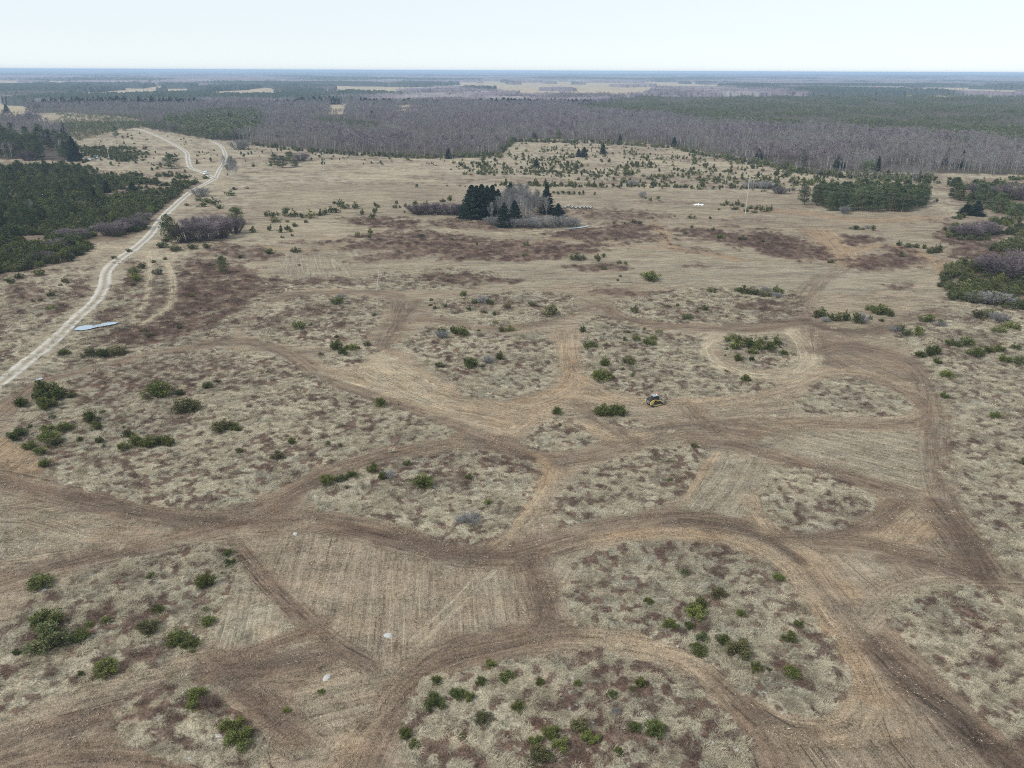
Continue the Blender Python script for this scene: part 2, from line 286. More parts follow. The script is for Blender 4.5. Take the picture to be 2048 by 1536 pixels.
PINE2 = [(-500, 340), (0, 335), (60, 330), (160, 330), (215, 350), (225, 400), (200, 440), (60, 470), (-500, 500)]
SCRUB = [(-500, 345), (0, 345), (180, 350), (300, 362), (425, 366), (385, 385), (335, 420), (300, 460), (255, 478), (190, 488), (150, 520), (60, 540), (-30, 555), (-500, 590)]
THICK = [(1890, 540), (1950, 515), (2050, 470), (2500, 440), (2500, 630), (2048, 628), (1985, 610), (1900, 602), (1880, 570)]
ROUGH = [(1870, 360), (2500, 350), (2500, 470), (2048, 470), (1900, 500), (1890, 450), (1920, 420)]
WOODEDGE = [(-900, 262), (60, 228), (130, 225), (270, 235), (300, 258), (430, 280), (512, 286), (600, 297), (700, 305), (850, 311), (940, 311), (985, 308), (1005, 300), (1015, 286), (1040, 277), (1200, 281), (1350, 292), (1400, 303), (1500, 318), (1600, 335), (1700, 345), (1860, 345), (2048, 350), (2900, 362), (2900, 150), (-900, 140)]
DENSEJ = [(900, 340), (950, 318), (1040, 310), (1150, 316), (1180, 335), (1110, 350), (1000, 352), (930, 350)]

C = dict(  # linear colours of the ground covers
 straw=(.345, .312, .235), strawg=(.272, .250, .190), meadow=(.322, .280, .208), dk=(.100, .074, .058), d=(.182, .135, .100), s=(.350, .272, .188), p=(.41, .350, .252), t=(.295, .243, .178),
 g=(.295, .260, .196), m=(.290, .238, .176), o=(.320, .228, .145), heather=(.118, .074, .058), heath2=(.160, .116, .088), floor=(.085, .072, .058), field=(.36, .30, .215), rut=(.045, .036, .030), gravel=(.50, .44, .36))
C = {k: np.array(v) for k, v in C.items()}
SPL = [(spline(p), w, c, s) for p, w, c, s in TR]
RSP = [(spline(p, 2.0), .22, 'rut', 1.0) for p in RUTS]
def near_line(X, Y, L, reach):
    """lateral distance and run along a polyline, only for points within reach"""
    n = len(X)
    dist = np.full(n, 1e9); u = np.zeros(n); sv = np.zeros(n)
    m = np.where((X > L[:, 0].min() - reach) & (X < L[:, 0].max() + reach) & (Y > L[:, 1].min() - reach) & (Y < L[:, 1].max() + reach))[0]
    if len(m) == 0:
        return dist, u, sv
    run = 0.0
    xm, ym = X[m], Y[m]; dm = dist[m]; um = u[m]; sm = sv[m]
    for i in range(len(L) - 1):
        ax, ay = L[i]; bx, by = L[i + 1]
        ln = math.hypot(bx - ax, by - ay)
        if ln < 1e-6: continue
        k = np.where((xm > min(ax, bx) - reach) & (xm < max(ax, bx) + reach) & (ym > min(ay, by) - reach) & (ym < max(ay, by) + reach))[0]
        if len(k):
            tx, ty = (bx - ax) / ln, (by - ay) / ln
            a = (xm[k] - ax) * tx + (ym[k] - ay) * ty
            lat = (xm[k] - ax) * -ty + (ym[k] - ay) * tx
            ac = np.clip(a, 0, ln)
            dd = np.hypot(lat, a - ac)
            b = dd < dm[k]
            kk = k[b]
            dm[kk] = dd[b]; um[kk] = run + a[b]; sm[kk] = lat[b]
        run += ln
    dist[m] = dm; u[m] = um; sv[m] = sm
    return dist, u, sv
ROADS = {'main': spline([(-160, 880), (0, 768), (60, 720), (110, 680), (150, 640), (190, 602), (208, 572), (213, 545), (236, 520), (270, 497), (300, 470), (322, 440), (345, 415), (380, 385), (410, 368), (430, 357)], 3),
         'upper': spline([(430, 357), (405, 345), (382, 335), (376, 320), (373, 305), (350, 290), (310, 270), (275, 258), (240, 254)], 4),
         'loop': spline([(430, 357), (440, 338), (448, 325), (451, 310), (442, 292), (425, 283)], 4)}
def cover(X, Y, full=True):
    """what covers the ground: base colour, tussock amount, heather, streak amount, flow coordinates"""
    n = len(X)
    rr = np.hypot(X, Y)
    amp = np.clip(rr * .006, .7, 3.0)
    jx = X + (fbm(X / 3.1, Y / 3.1, 1, 3) - .5) * 4 * amp
    jy = Y + (fbm(X / 3.1, Y / 3.1, 5, 3) - .5) * 4 * amp
    px, py = toPix(jx, jy)
    isl = np.zeros(n, bool)
    for P in ISL.values():
        isl |= inpoly(px, py, P)
    clear = inpoly(px, py, HULL) & ~isl & (rr < 900)
    big = fbm(X / 14, Y / 14, 11, 3)
    mid = fbm(X / 3.5, Y / 3.5, 21, 3)
    base = C['straw'] + (C['strawg'] - C['straw']) * ss(.35, .7, big)[:, None]
    lit = (ss(.50, .66, fbm(X / 5, Y / 5, 15, 3)) * .35)[:, None]
    base = base * (1 - lit) + C['t'] * .85 * lit
    far = ss(230, 330, rr)
    base = base * (1 - far[:, None] * .75) + C['meadow'] * far[:, None] * .75
    tuss = np.where(clear, 0.05, 1.0) * (1 - .6 * far)
    streak = np.where(clear, 1.0, 0.0)
    mm = ss(.30, .70, fbm(X / 7, Y / 7, 31, 3))[:, None]
    cc = C['m'] * (1 - mm) + C['t'] * mm
    cc = np.where((rr > 260)[:, None], C['meadow'] * .55 + cc * .45, cc)
    base = np.where(clear[:, None], cc, base)
    # default row flow: gently bent lines
    u = X * .95 + Y * .3; v = Y * .95 - X * .3 + 2 * fbm(X / 30, Y / 30, 77, 2)
    for P, k, s, ln, tz in AREA:
        q = inpoly(px, py, P) & ~isl
        if not q.any(): continue
        (x0, x1), (y0, y1), _ = G([ln[0][0], ln[1][0]], [ln[0][1], ln[1][1]])
        L = math.hypot(x1 - x0, y1 - y0); tx, ty = (x1 - x0) / L, (y1 - y0) / L
        w = s * (.75 + .25 * mid[q])
        base[q] = base[q] * (1 - w[:, None]) + C[k] * w[:, None]
        wob = (fbm(X[q] / 25, Y[q] / 25, 5, 2) - .5) * 3
        u[q] = (X[q] * tx + Y[q] * ty); v[q] = (Y[q] * tx - X[q] * ty) + wob
        tuss[q] = tz
        streak[q] = 1.0
    # mottling of the open meadows
    mott = ss(.50, .62, fbm(X / 4.5, Y / 4.5, 191, 3)) * .55 * far + ss(.52, .68, fbm(X / 60, Y / 22, 193, 3)) * .40 * far
    mott = (mott * np.where(clear, .35, 1.0))[:, None]
    base = base * (1 - mott) + C['heath2'] * mott
    pale = (ss(.56, .72, fbm(X / 45, Y / 18, 197, 3)) * .5 * far)[:, None]
    base = base * (1 - pale) + C['p'] * .92 * pale
    # heather patches
    hea = np.zeros(n)
    hn = fbm(X / 5.0, Y / 5.0, 41, 3); hn2 = fbm(X / 1.3, Y / 1.3, 45, 2)
    for cx, cy, rx, ry, tl, s in HE:
        c_, s_ = math.cos(R(tl)), math.sin(R(tl))
        dx, dy = px - cx, py - cy
        m = np.where((np.abs(dx) < rx * 1.5 + ry) & (np.abs(dy) < ry * 1.6 + rx * abs(s_) * 1.3))[0]
        if len(m) == 0: continue
        a = (dx[m] * c_ + dy[m] * s_) / rx; b = (-dx[m] * s_ + dy[m] * c_) / ry
        q = np.sqrt(a * a + b * b)
        hea[m] = np.maximum(hea[m], s * ss(1.25, .7, q + (hn[m] - .5) * 1.1 + (hn2[m] - .5) * .7))
    cl1 = vn(X / .95, Y / .95, 51) * .8 + .28 * vn(X / .4, Y / .4, 53) + .35 * (fbm(X / 7, Y / 7, 55, 2) - .5)
    loose = np.where(clear, 0, ss(.58, .70, cl1) * .78 * ss(380, 240, rr))
    hea = np.where(py > 690, hea * (.25 + .9 * ss(.46, .62, cl1)), hea * (.62 + .5 * ss(.4, .6, fbm(X / 2.4, Y / 2.4, 47, 2))))
    hea = np.where(clear & (py > 600), hea * .05, hea)
    hh = np.clip(np.maximum(hea, loose), 0, 1) * ss(.15, .4, mid + .25 * hea)
    hh = np.clip(hh * 1.15, 0, 1)
    base = base * (1 - hh[:, None]) + (C['heather'] * .6 + C['heath2'] * .4) * hh[:, None]
    streak = streak * (1 - hh)
    nn = fbm(X / 1.7, Y / 1.7, 61, 3)
    best = np.full(n, 1e9)
    trk = np.zeros(n)
    for L, w, k, s in SPL:
        d, uu, lat = near_line(X, Y, L, w * 1.9)
        m = np.where(d < w * 1.9)[0]
        if len(m) == 0: continue
        f = ss(1.65, .45, d[m] / w + (nn[m] - .5) * 1.1)
        bandn = .55 + .75 * vn(lat[m] * 1.3 + 31, uu[m] / 14.0, 71)
        f = np.clip(f * s * bandn, 0, 1)
        f = f * np.where(isl[m], .25, 1)
        f = f * (1 - (0 if k == 'p' else .85) * np.clip(hea[m], 0, 1) * (py[m] < 560))
        base[m] = base[m] * (1 - f[:, None]) + C[k] * f[:, None]
        b = (d[m] < best[m]) & (d[m] < w * 1.1)
        q = m[b]
        best[q] = d[q]; u[q] = uu[q]; v[q] = lat[q] + L[0, 0]
        trk[m] = np.maximum(trk[m], f)
        tuss[m] *= (1 - f); hh[m] *= (1 - f)
        streak[m] = np.maximum(streak[m], f)
    if full:
        for L, w, k, s in RSP:
            w = .13
            d, uu, lat = near_line(X, Y, L, w * 2.5)
            m = np.where(d < w * 2.4)[0]
            f = ss(1.9, .5, d[m] / w) * ss(.40, .55, vn(uu[m] / 2.2, uu[m] * 0 + 3, 5)) * (.4 + .5 * nn[m])
            base[m] = base[m] * (1 - f[:, None]) + C['rut'] * f[:, None]
    # around the gravel road: worn verge
    for L in ROADS.values():
        d, uu, lat = near_line(X, Y, L, 7)
        m = np.where(d < 7)[0]
        f = ss(6.5, 2.5, d[m]) * .6
        base[m] = base[m] * (1 - f[:, None]) + C['meadow'] * .95 * f[:, None]
        tuss[m] *= (1 - f); hh[m] *= (1 - f)
    # woods and fields
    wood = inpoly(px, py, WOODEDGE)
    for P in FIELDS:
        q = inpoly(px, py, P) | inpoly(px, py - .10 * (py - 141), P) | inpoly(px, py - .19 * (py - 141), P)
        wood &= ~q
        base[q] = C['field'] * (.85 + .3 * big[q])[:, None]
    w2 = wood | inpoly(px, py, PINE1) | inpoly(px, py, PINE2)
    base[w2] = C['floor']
    w3 = (inpoly(px, py, SCRUB) | inpoly(px, py, THICK)) & ~w2
    base[w3] = base[w3] * .35 + C['heath2'] * .65
    w4 = inpoly(px, py, ROUGH)
    base[w4] = base[w4] * .6 + C['heath2'] * .4
    return dict(base=base, tuss=tuss, hea=hh, streak=streak, u=u, v=v, clear=clear, isl=isl, px=px, py=py, wood=wood, trk=trk, dense=hea, loose=loose)
def hgt(X, Y, tuss=None):
    h = (fbm(X / 40, Y / 40, 91, 2) - .5) * .5
    rr = np.hypot(X, Y)
    if tuss is not None:
        h = h + tuss * (fbm(X / .9, Y / .9, 95, 2) - .45) * .34 * ss(240, 130, rr) + (1 - tuss) * (fbm(X / 1.1, Y / 1.1, 97, 3) - .5) * .12 * ss(240, 130, rr)
    return h
def h1(x, y):
    return float(hgt(np.array([x]), np.array([y]))[0])

# ------------------------------------------------------------------ materials
def mat(name, rough=.9, spec=.15):
    m = bpy.data.materials.new(name)
    m.use_nodes = True
    b = m.node_tree.nodes['Principled BSDF']
    b.inputs['Roughness'].default_value = rough
    b.inputs['Specular IOR Level'].default_value = spec
    return m, m.node_tree.nodes, m.node_tree.links, b
def flat(name, c, rough=.7, spec=.3, metal=0, scale=3.0, var=.25, emis=None):
    m, N, L, b = mat(name, rough, spec)
    tc = N.new('ShaderNodeTexCoord'); no = N.new('ShaderNodeTexNoise'); no.inputs['Scale'].default_value = scale; no.inputs['Detail'].default_value = 4
    L.new(tc.outputs['Object'], no.inputs['Vector'])
    cr_ = N.new('ShaderNodeValToRGB')
    cr_.color_ramp.elements[0].position = .3; cr_.color_ramp.elements[1].position = .7
    cr_.color_ramp.elements[0].color = tuple(x * (1 - var) for x in c) + (1,)
    cr_.color_ramp.elements[1].color = tuple(min(1, x * (1 + var)) for x in c) + (1,)
    L.new(no.outputs['Fac'], cr_.inputs[0]); L.new(cr_.outputs[0], b.inputs['Base Color'])
    b.inputs['Metallic'].default_value = metal
    return m
def plant(name, c1, c2, scale=2.0, hue=.0, val=.3, rough=.85):
    """foliage or twigs: colour wanders with the object's own random number and a noise through the crown"""
    m, N, L, b = mat(name, rough, .1)
    tc = N.new('ShaderNodeTexCoord'); oi = N.new('ShaderNodeObjectInfo'); no = N.new('ShaderNodeTexNoise')
    no.inputs['Scale'].default_value = scale; no.inputs['Detail'].default_value = 3
    ad = N.new('ShaderNodeVectorMath'); ad.operation = 'ADD'
    L.new(tc.outputs['Object'], ad.inputs[0]); L.new(oi.outputs['Random'], ad.inputs[1]); L.new(ad.outputs[0], no.inputs['Vector'])
    mx = N.new('ShaderNodeMix'); mx.data_type = 'RGBA'
    st = N.new('ShaderNodeMapRange'); st.inputs['From Min'].default_value = .35; st.inputs['From Max'].default_value = .65
    L.new(no.outputs['Fac'], st.inputs['Value'])
    m2 = N.new('ShaderNodeMath'); m2.operation = 'MULTIPLY_ADD'; m2.inputs[1].default_value = .6
    m3 = N.new('ShaderNodeMath'); m3.operation = 'MULTIPLY'; m3.inputs[1].default_value = .55
    L.new(oi.outputs['Random'], m3.inputs[0]); L.new(st.outputs[0], m2.inputs[0]); L.new(m3.outputs[0], m2.inputs[2]); 
    L.new(m2.outputs[0], mx.inputs['Factor'])
    mx.inputs[6].default_value = c1 + (1,); mx.inputs[7].default_value = c2 + (1,)
    hs = N.new('ShaderNodeHueSaturation')
    mr = N.new('ShaderNodeMapRange'); mr.inputs['To Min'].default_value = 1 - val; mr.inputs['To Max'].default_value = 1 + val
    ml = N.new('ShaderNodeMath'); ml.operation = 'MULTIPLY'; ml.inputs[1].default_value = 7.31
    fr = N.new('ShaderNodeMath'); fr.operation = 'FRACT'
    L.new(oi.outputs['Random'], ml.inputs[0]); L.new(ml.outputs[0], fr.inputs[0]); L.new(fr.outputs[0], mr.inputs['Value'])
    L.new(mr.outputs[0], hs.inputs['Value']); L.new(mx.outputs[2], hs.inputs['Color']); L.new(hs.outputs[0], b.inputs['Base Color'])
    return m
M = {}
M['jun'] = plant('juniper_green', (.052, .074, .026), (.165, .180, .052), 4.0, val=.25)
M['juny'] = plant('juniper_olive', (.070, .074, .034), (.160, .150, .070), 3.0, val=.25)
M['jund'] = plant('juniper_dark', (.066, .084, .040), (.148, .156, .066), 2.0, val=.30)
M['spruce'] = plant('spruce_needles', (.008, .018, .014), (.020, .036, .022), 4.0, val=.2)
M['pine'] = plant('pine_needles', (.045, .072, .036), (.120, .150, .066), 4.0, val=.25)
M['birch'] = plant('birch_twigs', (.175, .138, .158), (.300, .258, .278), 1.5, val=.22)
M['aspen'] = plant('pale_twigs', (.19, .18, .17), (.27, .26, .24), 1.5, val=.15)
M['willow'] = plant('willow_twigs', (.105, .085, .092), (.185, .155, .160), 2.0, val=.2)
M['grey'] = plant('grey_twigs', (.17, .165, .165), (.26, .255, .25), 2.0, val=.2)
M['bark'] = flat('dark_bark', (.10, .075, .055), .9, .1)
M['white_bark'] = flat('white_bark', (.48, .47, .43), .8, .15, scale=8, var=.35)
M['dim_bark'] = flat('greyish_bark', (.27, .26, .25), .85, .12, scale=8, var=.35)
M['pine_bark'] = flat('pine_bark', (.26, .16, .10), .9, .1)
M['tuft'] = plant('dry_grass', (.395, .345, .245), (.565, .51, .38), 5.0, val=.22)
M['tuftd'] = plant('dull_grass', (.205, .180, .130), (.33, .290, .21), 5.0, val=.22)
M['litter'] = plant('wood_litter', (.10, .075, .055), (.42, .36, .27), 6.0, val=.3)
M['heather'] = plant('heather_twigs', (.078, .052, .044), (.145, .100, .082), 3.0, val=.3)

def ground_mat():
    m, N, L, b = mat('heath_ground', .95, .08)
    A = lambda n: [N.new('ShaderNodeAttribute'), ][0]
    def attr(nm):
        a = N.new('ShaderNodeAttribute'); a.attribute_name = nm; return a
    base, msk, flow = attr('cover_colour'), attr('cover_mask'), attr('flow')
    sp = N.new('ShaderNodeSeparateXYZ'); L.new(msk.outputs['Vector'], sp.inputs[0])   # x tussock, y streak, z heather
    sf = N.new('ShaderNodeSeparateXYZ'); L.new(flow.outputs['Vector'], sf.inputs[0])  # u, v
    geo = N.new('ShaderNodeNewGeometry')
    def math_(op, a, b_=None, c_=None, clamp=False):
        n = N.new('ShaderNodeMath'); n.operation = op; n.use_clamp = clamp
        for i, x in enumerate((a, b_, c_)):
            if x is None: continue
            if isinstance(x, (int, float)): n.inputs[i].default_value = x
            else: L.new(x, n.inputs[i])
        return n.outputs[0]
    def noise(vec, scale, detail=3, rough=.55):
        n = N.new('ShaderNodeTexNoise'); n.inputs['Scale'].default_value = scale; n.inputs['Detail'].default_value = detail; n.inputs['Roughness'].default_value = rough
        L.new(vec, n.inputs['Vector']); return n.outputs['Fac']
    def comb(x, y, z=0.0):
        n = N.new('ShaderNodeCombineXYZ')
        for i, q in enumerate((x, y, z)):
            if isinstance(q, (int, float)): n.inputs[i].default_value = q
            else: L.new(q, n.inputs[i])
        return n.outputs[0]
    def rng_(x, a, b_, c_, d):
        n = N.new('ShaderNodeMapRange'); L.new(x, n.inputs['Value'])
        for k, q in zip(('From Min', 'From Max', 'To Min', 'To Max'), (a, b_, c_, d)): n.inputs[k].default_value = q
        return n.outputs[0]
    P = geo.outputs['Position']
    sx = N.new('ShaderNodeSeparateXYZ'); L.new(P, sx.inputs[0])
    N_x = lambda q: sx.outputs[0]
    N_y = lambda q: sx.outputs[1]
    # streaks along the passes of the machine
    s1 = noise(comb(math_('MULTIPLY', sf.outputs[0], .07), math_('MULTIPLY', sf.outputs[1], .9)), 1.0, 4, .6)
    s2 = noise(comb(math_('MULTIPLY', sf.outputs[0], .22), math_('MULTIPLY', sf.outputs[1], 3.0), 5.0), 1.0, 3, .6)
    s3 = noise(P, 2.2, 4, .7)
    s4 = noise(P, 9.0, 2, .6)
    st = math_('ADD', math_('ADD', rng_(s1, .3, .7, -.24, .24), rng_(s2, .3, .7, -.20, .20)), math_('ADD', rng_(s3, .35, .65, -.20, .20), rng_(s4, .35, .65, -.30, .30)))
    st = math_('MULTIPLY', st, sp.outputs[1])
    # tread chevrons in the bands the tracks ran over
    wv = math_('SINE', math_('ADD', math_('MULTIPLY', sf.outputs[0], 15.0), math_('MULTIPLY', math_('ABSOLUTE', math_('SINE', math_('MULTIPLY', sf.outputs[1], 3.6))), 3.0)))
    bm = rng_(noise(comb(math_('MULTIPLY', sf.outputs[0], .03), math_('MULTIPLY', sf.outputs[1], .55), 9.0), 1.0, 2), .54, .62, 0, .11)
    st = math_('ADD', st, math_('MULTIPLY', math_('MULTIPLY', wv, bm), sp.outputs[1]))
    # thin wheel lines, dark and pale, broken along their run
    l1 = noise(comb(math_('MULTIPLY', sf.outputs[0], .035), math_('MULTIPLY', sf.outputs[1], 2.6), 13.0), 1.0, 1)
    brk = rng_(noise(comb(math_('MULTIPLY', sf.outputs[0], .12), math_('MULTIPLY', sf.outputs[1], .4), 21.0), 1.0, 2), .42, .6, 0, 1)
    ln_ = math_('ADD', rng_(l1, .62, .70, 0, -.48), rng_(l1, .38, .30, 0, .46))
    st = math_('ADD', st, math_('MULTIPLY', math_('MULTIPLY', ln_, brk), sp.outputs[1]))
    # tussocks: fine straw light and dark
    g1 = noise(P, 1.1, 5, .65)
    g2 = noise(P, 4.5, 3, .6)
    gt = math_('ADD', rng_(g1, .32, .68, -.30, .30), rng_(g2, .32, .68, -.45, .45))
    gt = math_('MULTIPLY', gt, math_('MULTIPLY_ADD', sp.outputs[0], .8, .25))
    f1 = noise(comb(math_('MULTIPLY', N_x(P), .05), math_('MULTIPLY', N_y(P), .16)), 1.0, 4, .6)
    f2 = noise(comb(math_('MULTIPLY', N_x(P), .25), math_('MULTIPLY', N_y(P), .5), 3.0), 1.0, 3, .6)
    fr_ = math_('ADD', rng_(f1, .35, .65, -.16, .16), rng_(f2, .35, .65, -.14, .14))
    tot = math_('ADD', math_('ADD', math_('ADD', st, gt), fr_), 1.0)
    tot = math_('MAXIMUM', tot, .30)
    vm = N.new('ShaderNodeVectorMath'); vm.operation = 'SCALE'; L.new(base.outputs['Color'], vm.inputs[0]); L.new(tot, vm.inputs['Scale'])
    # reddish / greyish wander
    mx = N.new('ShaderNodeMix'); mx.data_type = 'RGBA'; mx.blend_type = 'MULTIPLY'
    L.new(rng_(noise(P, .23, 4), .4, .65, 0, .8), mx.inputs['Factor']); L.new(vm.outputs[0], mx.inputs[6]); mx.inputs[7].default_value = (1.03, .96, .90, 1)
    mg = N.new('ShaderNodeMix'); mg.data_type = 'RGBA'; mg.blend_type = 'MULTIPLY'
    L.new(rng_(noise(P, .9, 4), .50, .68, 0, .8), mg.inputs['Factor']); L.new(mx.outputs[2], mg.inputs[6]); mg.inputs[7].default_value = (.88, .92, .86, 1)
    L.new(mg.outputs[2], b.inputs['Base Color'])
    bp = N.new('ShaderNodeBump'); bp.inputs['Strength'].default_value = .55; bp.inputs['Distance'].default_value = .35
    L.new(tot, bp.inputs['Height']); L.new(bp.outputs[0], b.inputs['Normal'])
    return m
M['ground'] = ground_mat()

# ------------------------------------------------------------------ object helpers
def tag(o, label=None, cat=None, group=None, kind=None):
    if label: o['label'] = label
    if cat: o['category'] = cat
    if group: o['group'] = group
    if kind: o['kind'] = kind
    return o
def mesh_np(name, V, Fq, mats, mi=None, smooth=False):
    """mesh from arrays; Fq (n,4) or (n,3)"""
    me = bpy.data.meshes.new(name)
    V = np.asarray(V, np.float32); Fq = np.asarray(Fq, np.int32)
    me.vertices.add(len(V)); me.vertices.foreach_set('co', V.ravel())
    k = Fq.shape[1]
    me.loops.add(Fq.size); me.loops.foreach_set('vertex_index', Fq.ravel())
    me.polygons.add(len(Fq)); me.polygons.foreach_set('loop_start', np.arange(0, Fq.size, k, dtype=np.int32))
    for m in mats: me.materials.append(m)
    if mi is not None: me.polygons.foreach_set('material_index', np.asarray(mi, np.int32))
    if smooth: me.polygons.foreach_set('use_smooth', np.ones(len(Fq), bool))
    me.update(calc_edges=True)
    return me
def link(name, me, parent=None, loc=None):
    o = bpy.data.objects.new(name, me); col.objects.link(o)
    if parent is not None: o.parent = parent
    if loc is not None: o.location = loc
    return o
def empty(name, loc, rz=0, s=(1, 1, 1)):
    o = bpy.data.objects.new(name, None); col.objects.link(o)
    o.empty_display_size = .2
    o.location = loc; o.rotation_euler = (0, 0, rz); o.scale = s
    return o

# ------------------------------------------------------------------ ground
def polar(azs, rs):
    A, RR = np.meshgrid(azs, rs)
    X = (RR * np.sin(A)).ravel(); Y = (RR * np.cos(A)).ravel()
    na, nr = len(azs), len(rs)
    i = np.arange(nr - 1)[:, None] * na + np.arange(na - 1)[None, :]
    i = i.ravel()
    Fq = np.stack([i, i + 1, i + na + 1, i + na], 1)[:, ::-1]
    return X, Y, Fq
def ground():
    az = np.concatenate([np.radians(np.linspace(-180, -60, 60)[:-1]), np.radians(np.arange(-60, -44, .4)), np.radians(np.arange(-44, 44, .062)), np.radians(np.arange(44, 60, .4)), np.radians(np.linspace(60, 180, 60))])
    rs = [0.5, 10, 20, 30, 38, 44, 48]
    while rs[-1] < 42000:
        r = rs[-1]
        rs.append(r + min(600, max(.14, .85 * (r * r + CAMH ** 2) / (CAMH * 774))))
    X, Y, Fq = polar(az, np.array(rs))
    cv = cover(X, Y)
    Z = hgt(X, Y, np.clip(cv['tuss'], 0, 1))
    # ruts and banks: passes cut slightly into the ground
    Z = Z - .05 * cv['trk'] * ss(300, 200, np.hypot(X, Y))
    Z = np.where(np.hypot(X, Y) > 1500, 0, Z)
    me = mesh_np('ground', np.stack([X, Y, Z], 1), Fq, [M['ground']], smooth=True)
    a = me.attributes.new('cover_colour', 'FLOAT_COLOR', 'POINT')
    a.data.foreach_set('color', np.concatenate([cv['base'], np.ones((len(X), 1))], 1).astype(np.float32).ravel())
    a = me.attributes.new('cover_mask', 'FLOAT_VECTOR', 'POINT')
    a.data.foreach_set('vector', np.stack([cv['tuss'], cv['streak'], cv['hea']], 1).astype(np.float32).ravel())
    a = me.attributes.new('flow', 'FLOAT_VECTOR', 'POINT')
    a.data.foreach_set('vector', np.stack([cv['u'], cv['v'], 0 * cv['v']], 1).astype(np.float32).ravel())
    tag(link('ground', me), 'open heath of dry grass, brown heather and bare mulched tracks', kind='structure')
ground()

# gravel road ribbons with ragged edges and pale ruts
def road_mat():
    m, N, L, b = mat('pale_gravel', .9, .2)
    uv = N.new('ShaderNodeAttribute'); uv.attribute_name = 'across'
    s = N.new('ShaderNodeSeparateXYZ'); L.new(uv.outputs['Vector'], s.inputs[0])
    geo = N.new('ShaderNodeNewGeometry')
    no = N.new('ShaderNodeTexNoise'); no.inputs['Scale'].default_value = .8; no.inputs['Detail'].default_value = 5; L.new(geo.outputs['Position'], no.inputs['Vector'])
    # two wheel lines: |across| near .55
    a = N.new('ShaderNodeMath'); a.operation = 'ABSOLUTE'; L.new(s.outputs[0], a.inputs[0])
    c = N.new('ShaderNodeMath'); c.operation = 'SUBTRACT'; L.new(a.outputs[0], c.inputs[0]); c.inputs[1].default_value = .55
    c2 = N.new('ShaderNodeMath'); c2.operation = 'ABSOLUTE'; L.new(c.outputs[0], c2.inputs[0])
    ad = N.new('ShaderNodeMath'); ad.operation = 'MULTIPLY_ADD'; L.new(no.outputs['Fac'], ad.inputs[0]); ad.inputs[1].default_value = .9; L.new(c2.outputs[0], ad.inputs[2])
    rp = N.new('ShaderNodeValToRGB'); L.new(ad.outputs[0], rp.inputs[0])
    e = rp.color_ramp.elements
    e[0].position = .40; e[0].color = (.50, .48, .44, 1)
    e[1].position = .95; e[1].color = (.27, .23, .175, 1)
    k = e.new(.60); k.color = (.40, .37, .31, 1)
    L.new(rp.outputs[0], b.inputs['Base Color'])
    # wet puddled stretches shine
    n2 = N.new('ShaderNodeTexNoise'); n2.inputs['Scale'].default_value = .12; L.new(geo.outputs['Position'], n2.inputs['Vector'])
    r2 = N.new('ShaderNodeMapRange'); r2.inputs['From Min'].default_value = .52; r2.inputs['From Max'].default_value = .6; r2.inputs['To Min'].default_value = .95; r2.inputs['To Max'].default_value = .35
    L.new(n2.outputs['Fac'], r2.inputs['Value']); L.new(r2.outputs[0], b.inputs['Roughness'])
    return m
M['road'] = road_mat()
def road(L, half, label):
    # resample 1.2 m
    seg = np.hypot(*np.diff(L, axis=0).T); s = np.concatenate([[0], np.cumsum(seg)])
    t = np.arange(0, s[-1], 1.2)
    x = np.interp(t, s, L[:, 0]); y = np.interp(t, s, L[:, 1])
    tx = np.gradient(x); ty = np.gradient(y); ln = np.hypot(tx, ty); nx, ny = -ty / ln, tx / ln
    cols = np.array([-1, -.8, -.55, -.3, 0, .3, .55, .8, 1.0]); V = []; A = []
    for c in cols:
        w = half * c * (1 + (abs(c) > .75) * (vn(t / 2.5, t * 0 + c * 9, 3) - .5) * .5)
        X, Y = x + nx * w, y + ny * w
        Z = hgt(X, Y, X * 0) + np.where(abs(c) > .9, -.15, .08)
        V.append(np.stack([X, Y, Z], 1)); A.append(np.full(len(X), c))
    V = np.stack(V, 1).reshape(-1, 3); A = np.stack(A, 1).ravel()
    n, k = len(t), len(cols)
    i = (np.arange(n - 1)[:, None] * k + np.arange(k - 1)[None]).ravel()
    me = mesh_np('gravel_road', V, np.stack([i, i + k, i + k + 1, i + 1], 1)[:, ::-1], [M['road']], smooth=True)
    a = me.attributes.new('across', 'FLOAT_VECTOR', 'POINT'); a.data.foreach_set('vector', np.stack([A, A, A], 1).astype(np.float32).ravel())
    tag(link('gravel_road', me), label, kind='structure')
road(ROADS['main'], 2.3, 'pale gravel track winding away along the heath')
road(ROADS['upper'], 2.2, 'pale gravel track climbing away past the far fork')
road(ROADS['loop'], 1.9, 'thin double-rutted track beyond the fork')

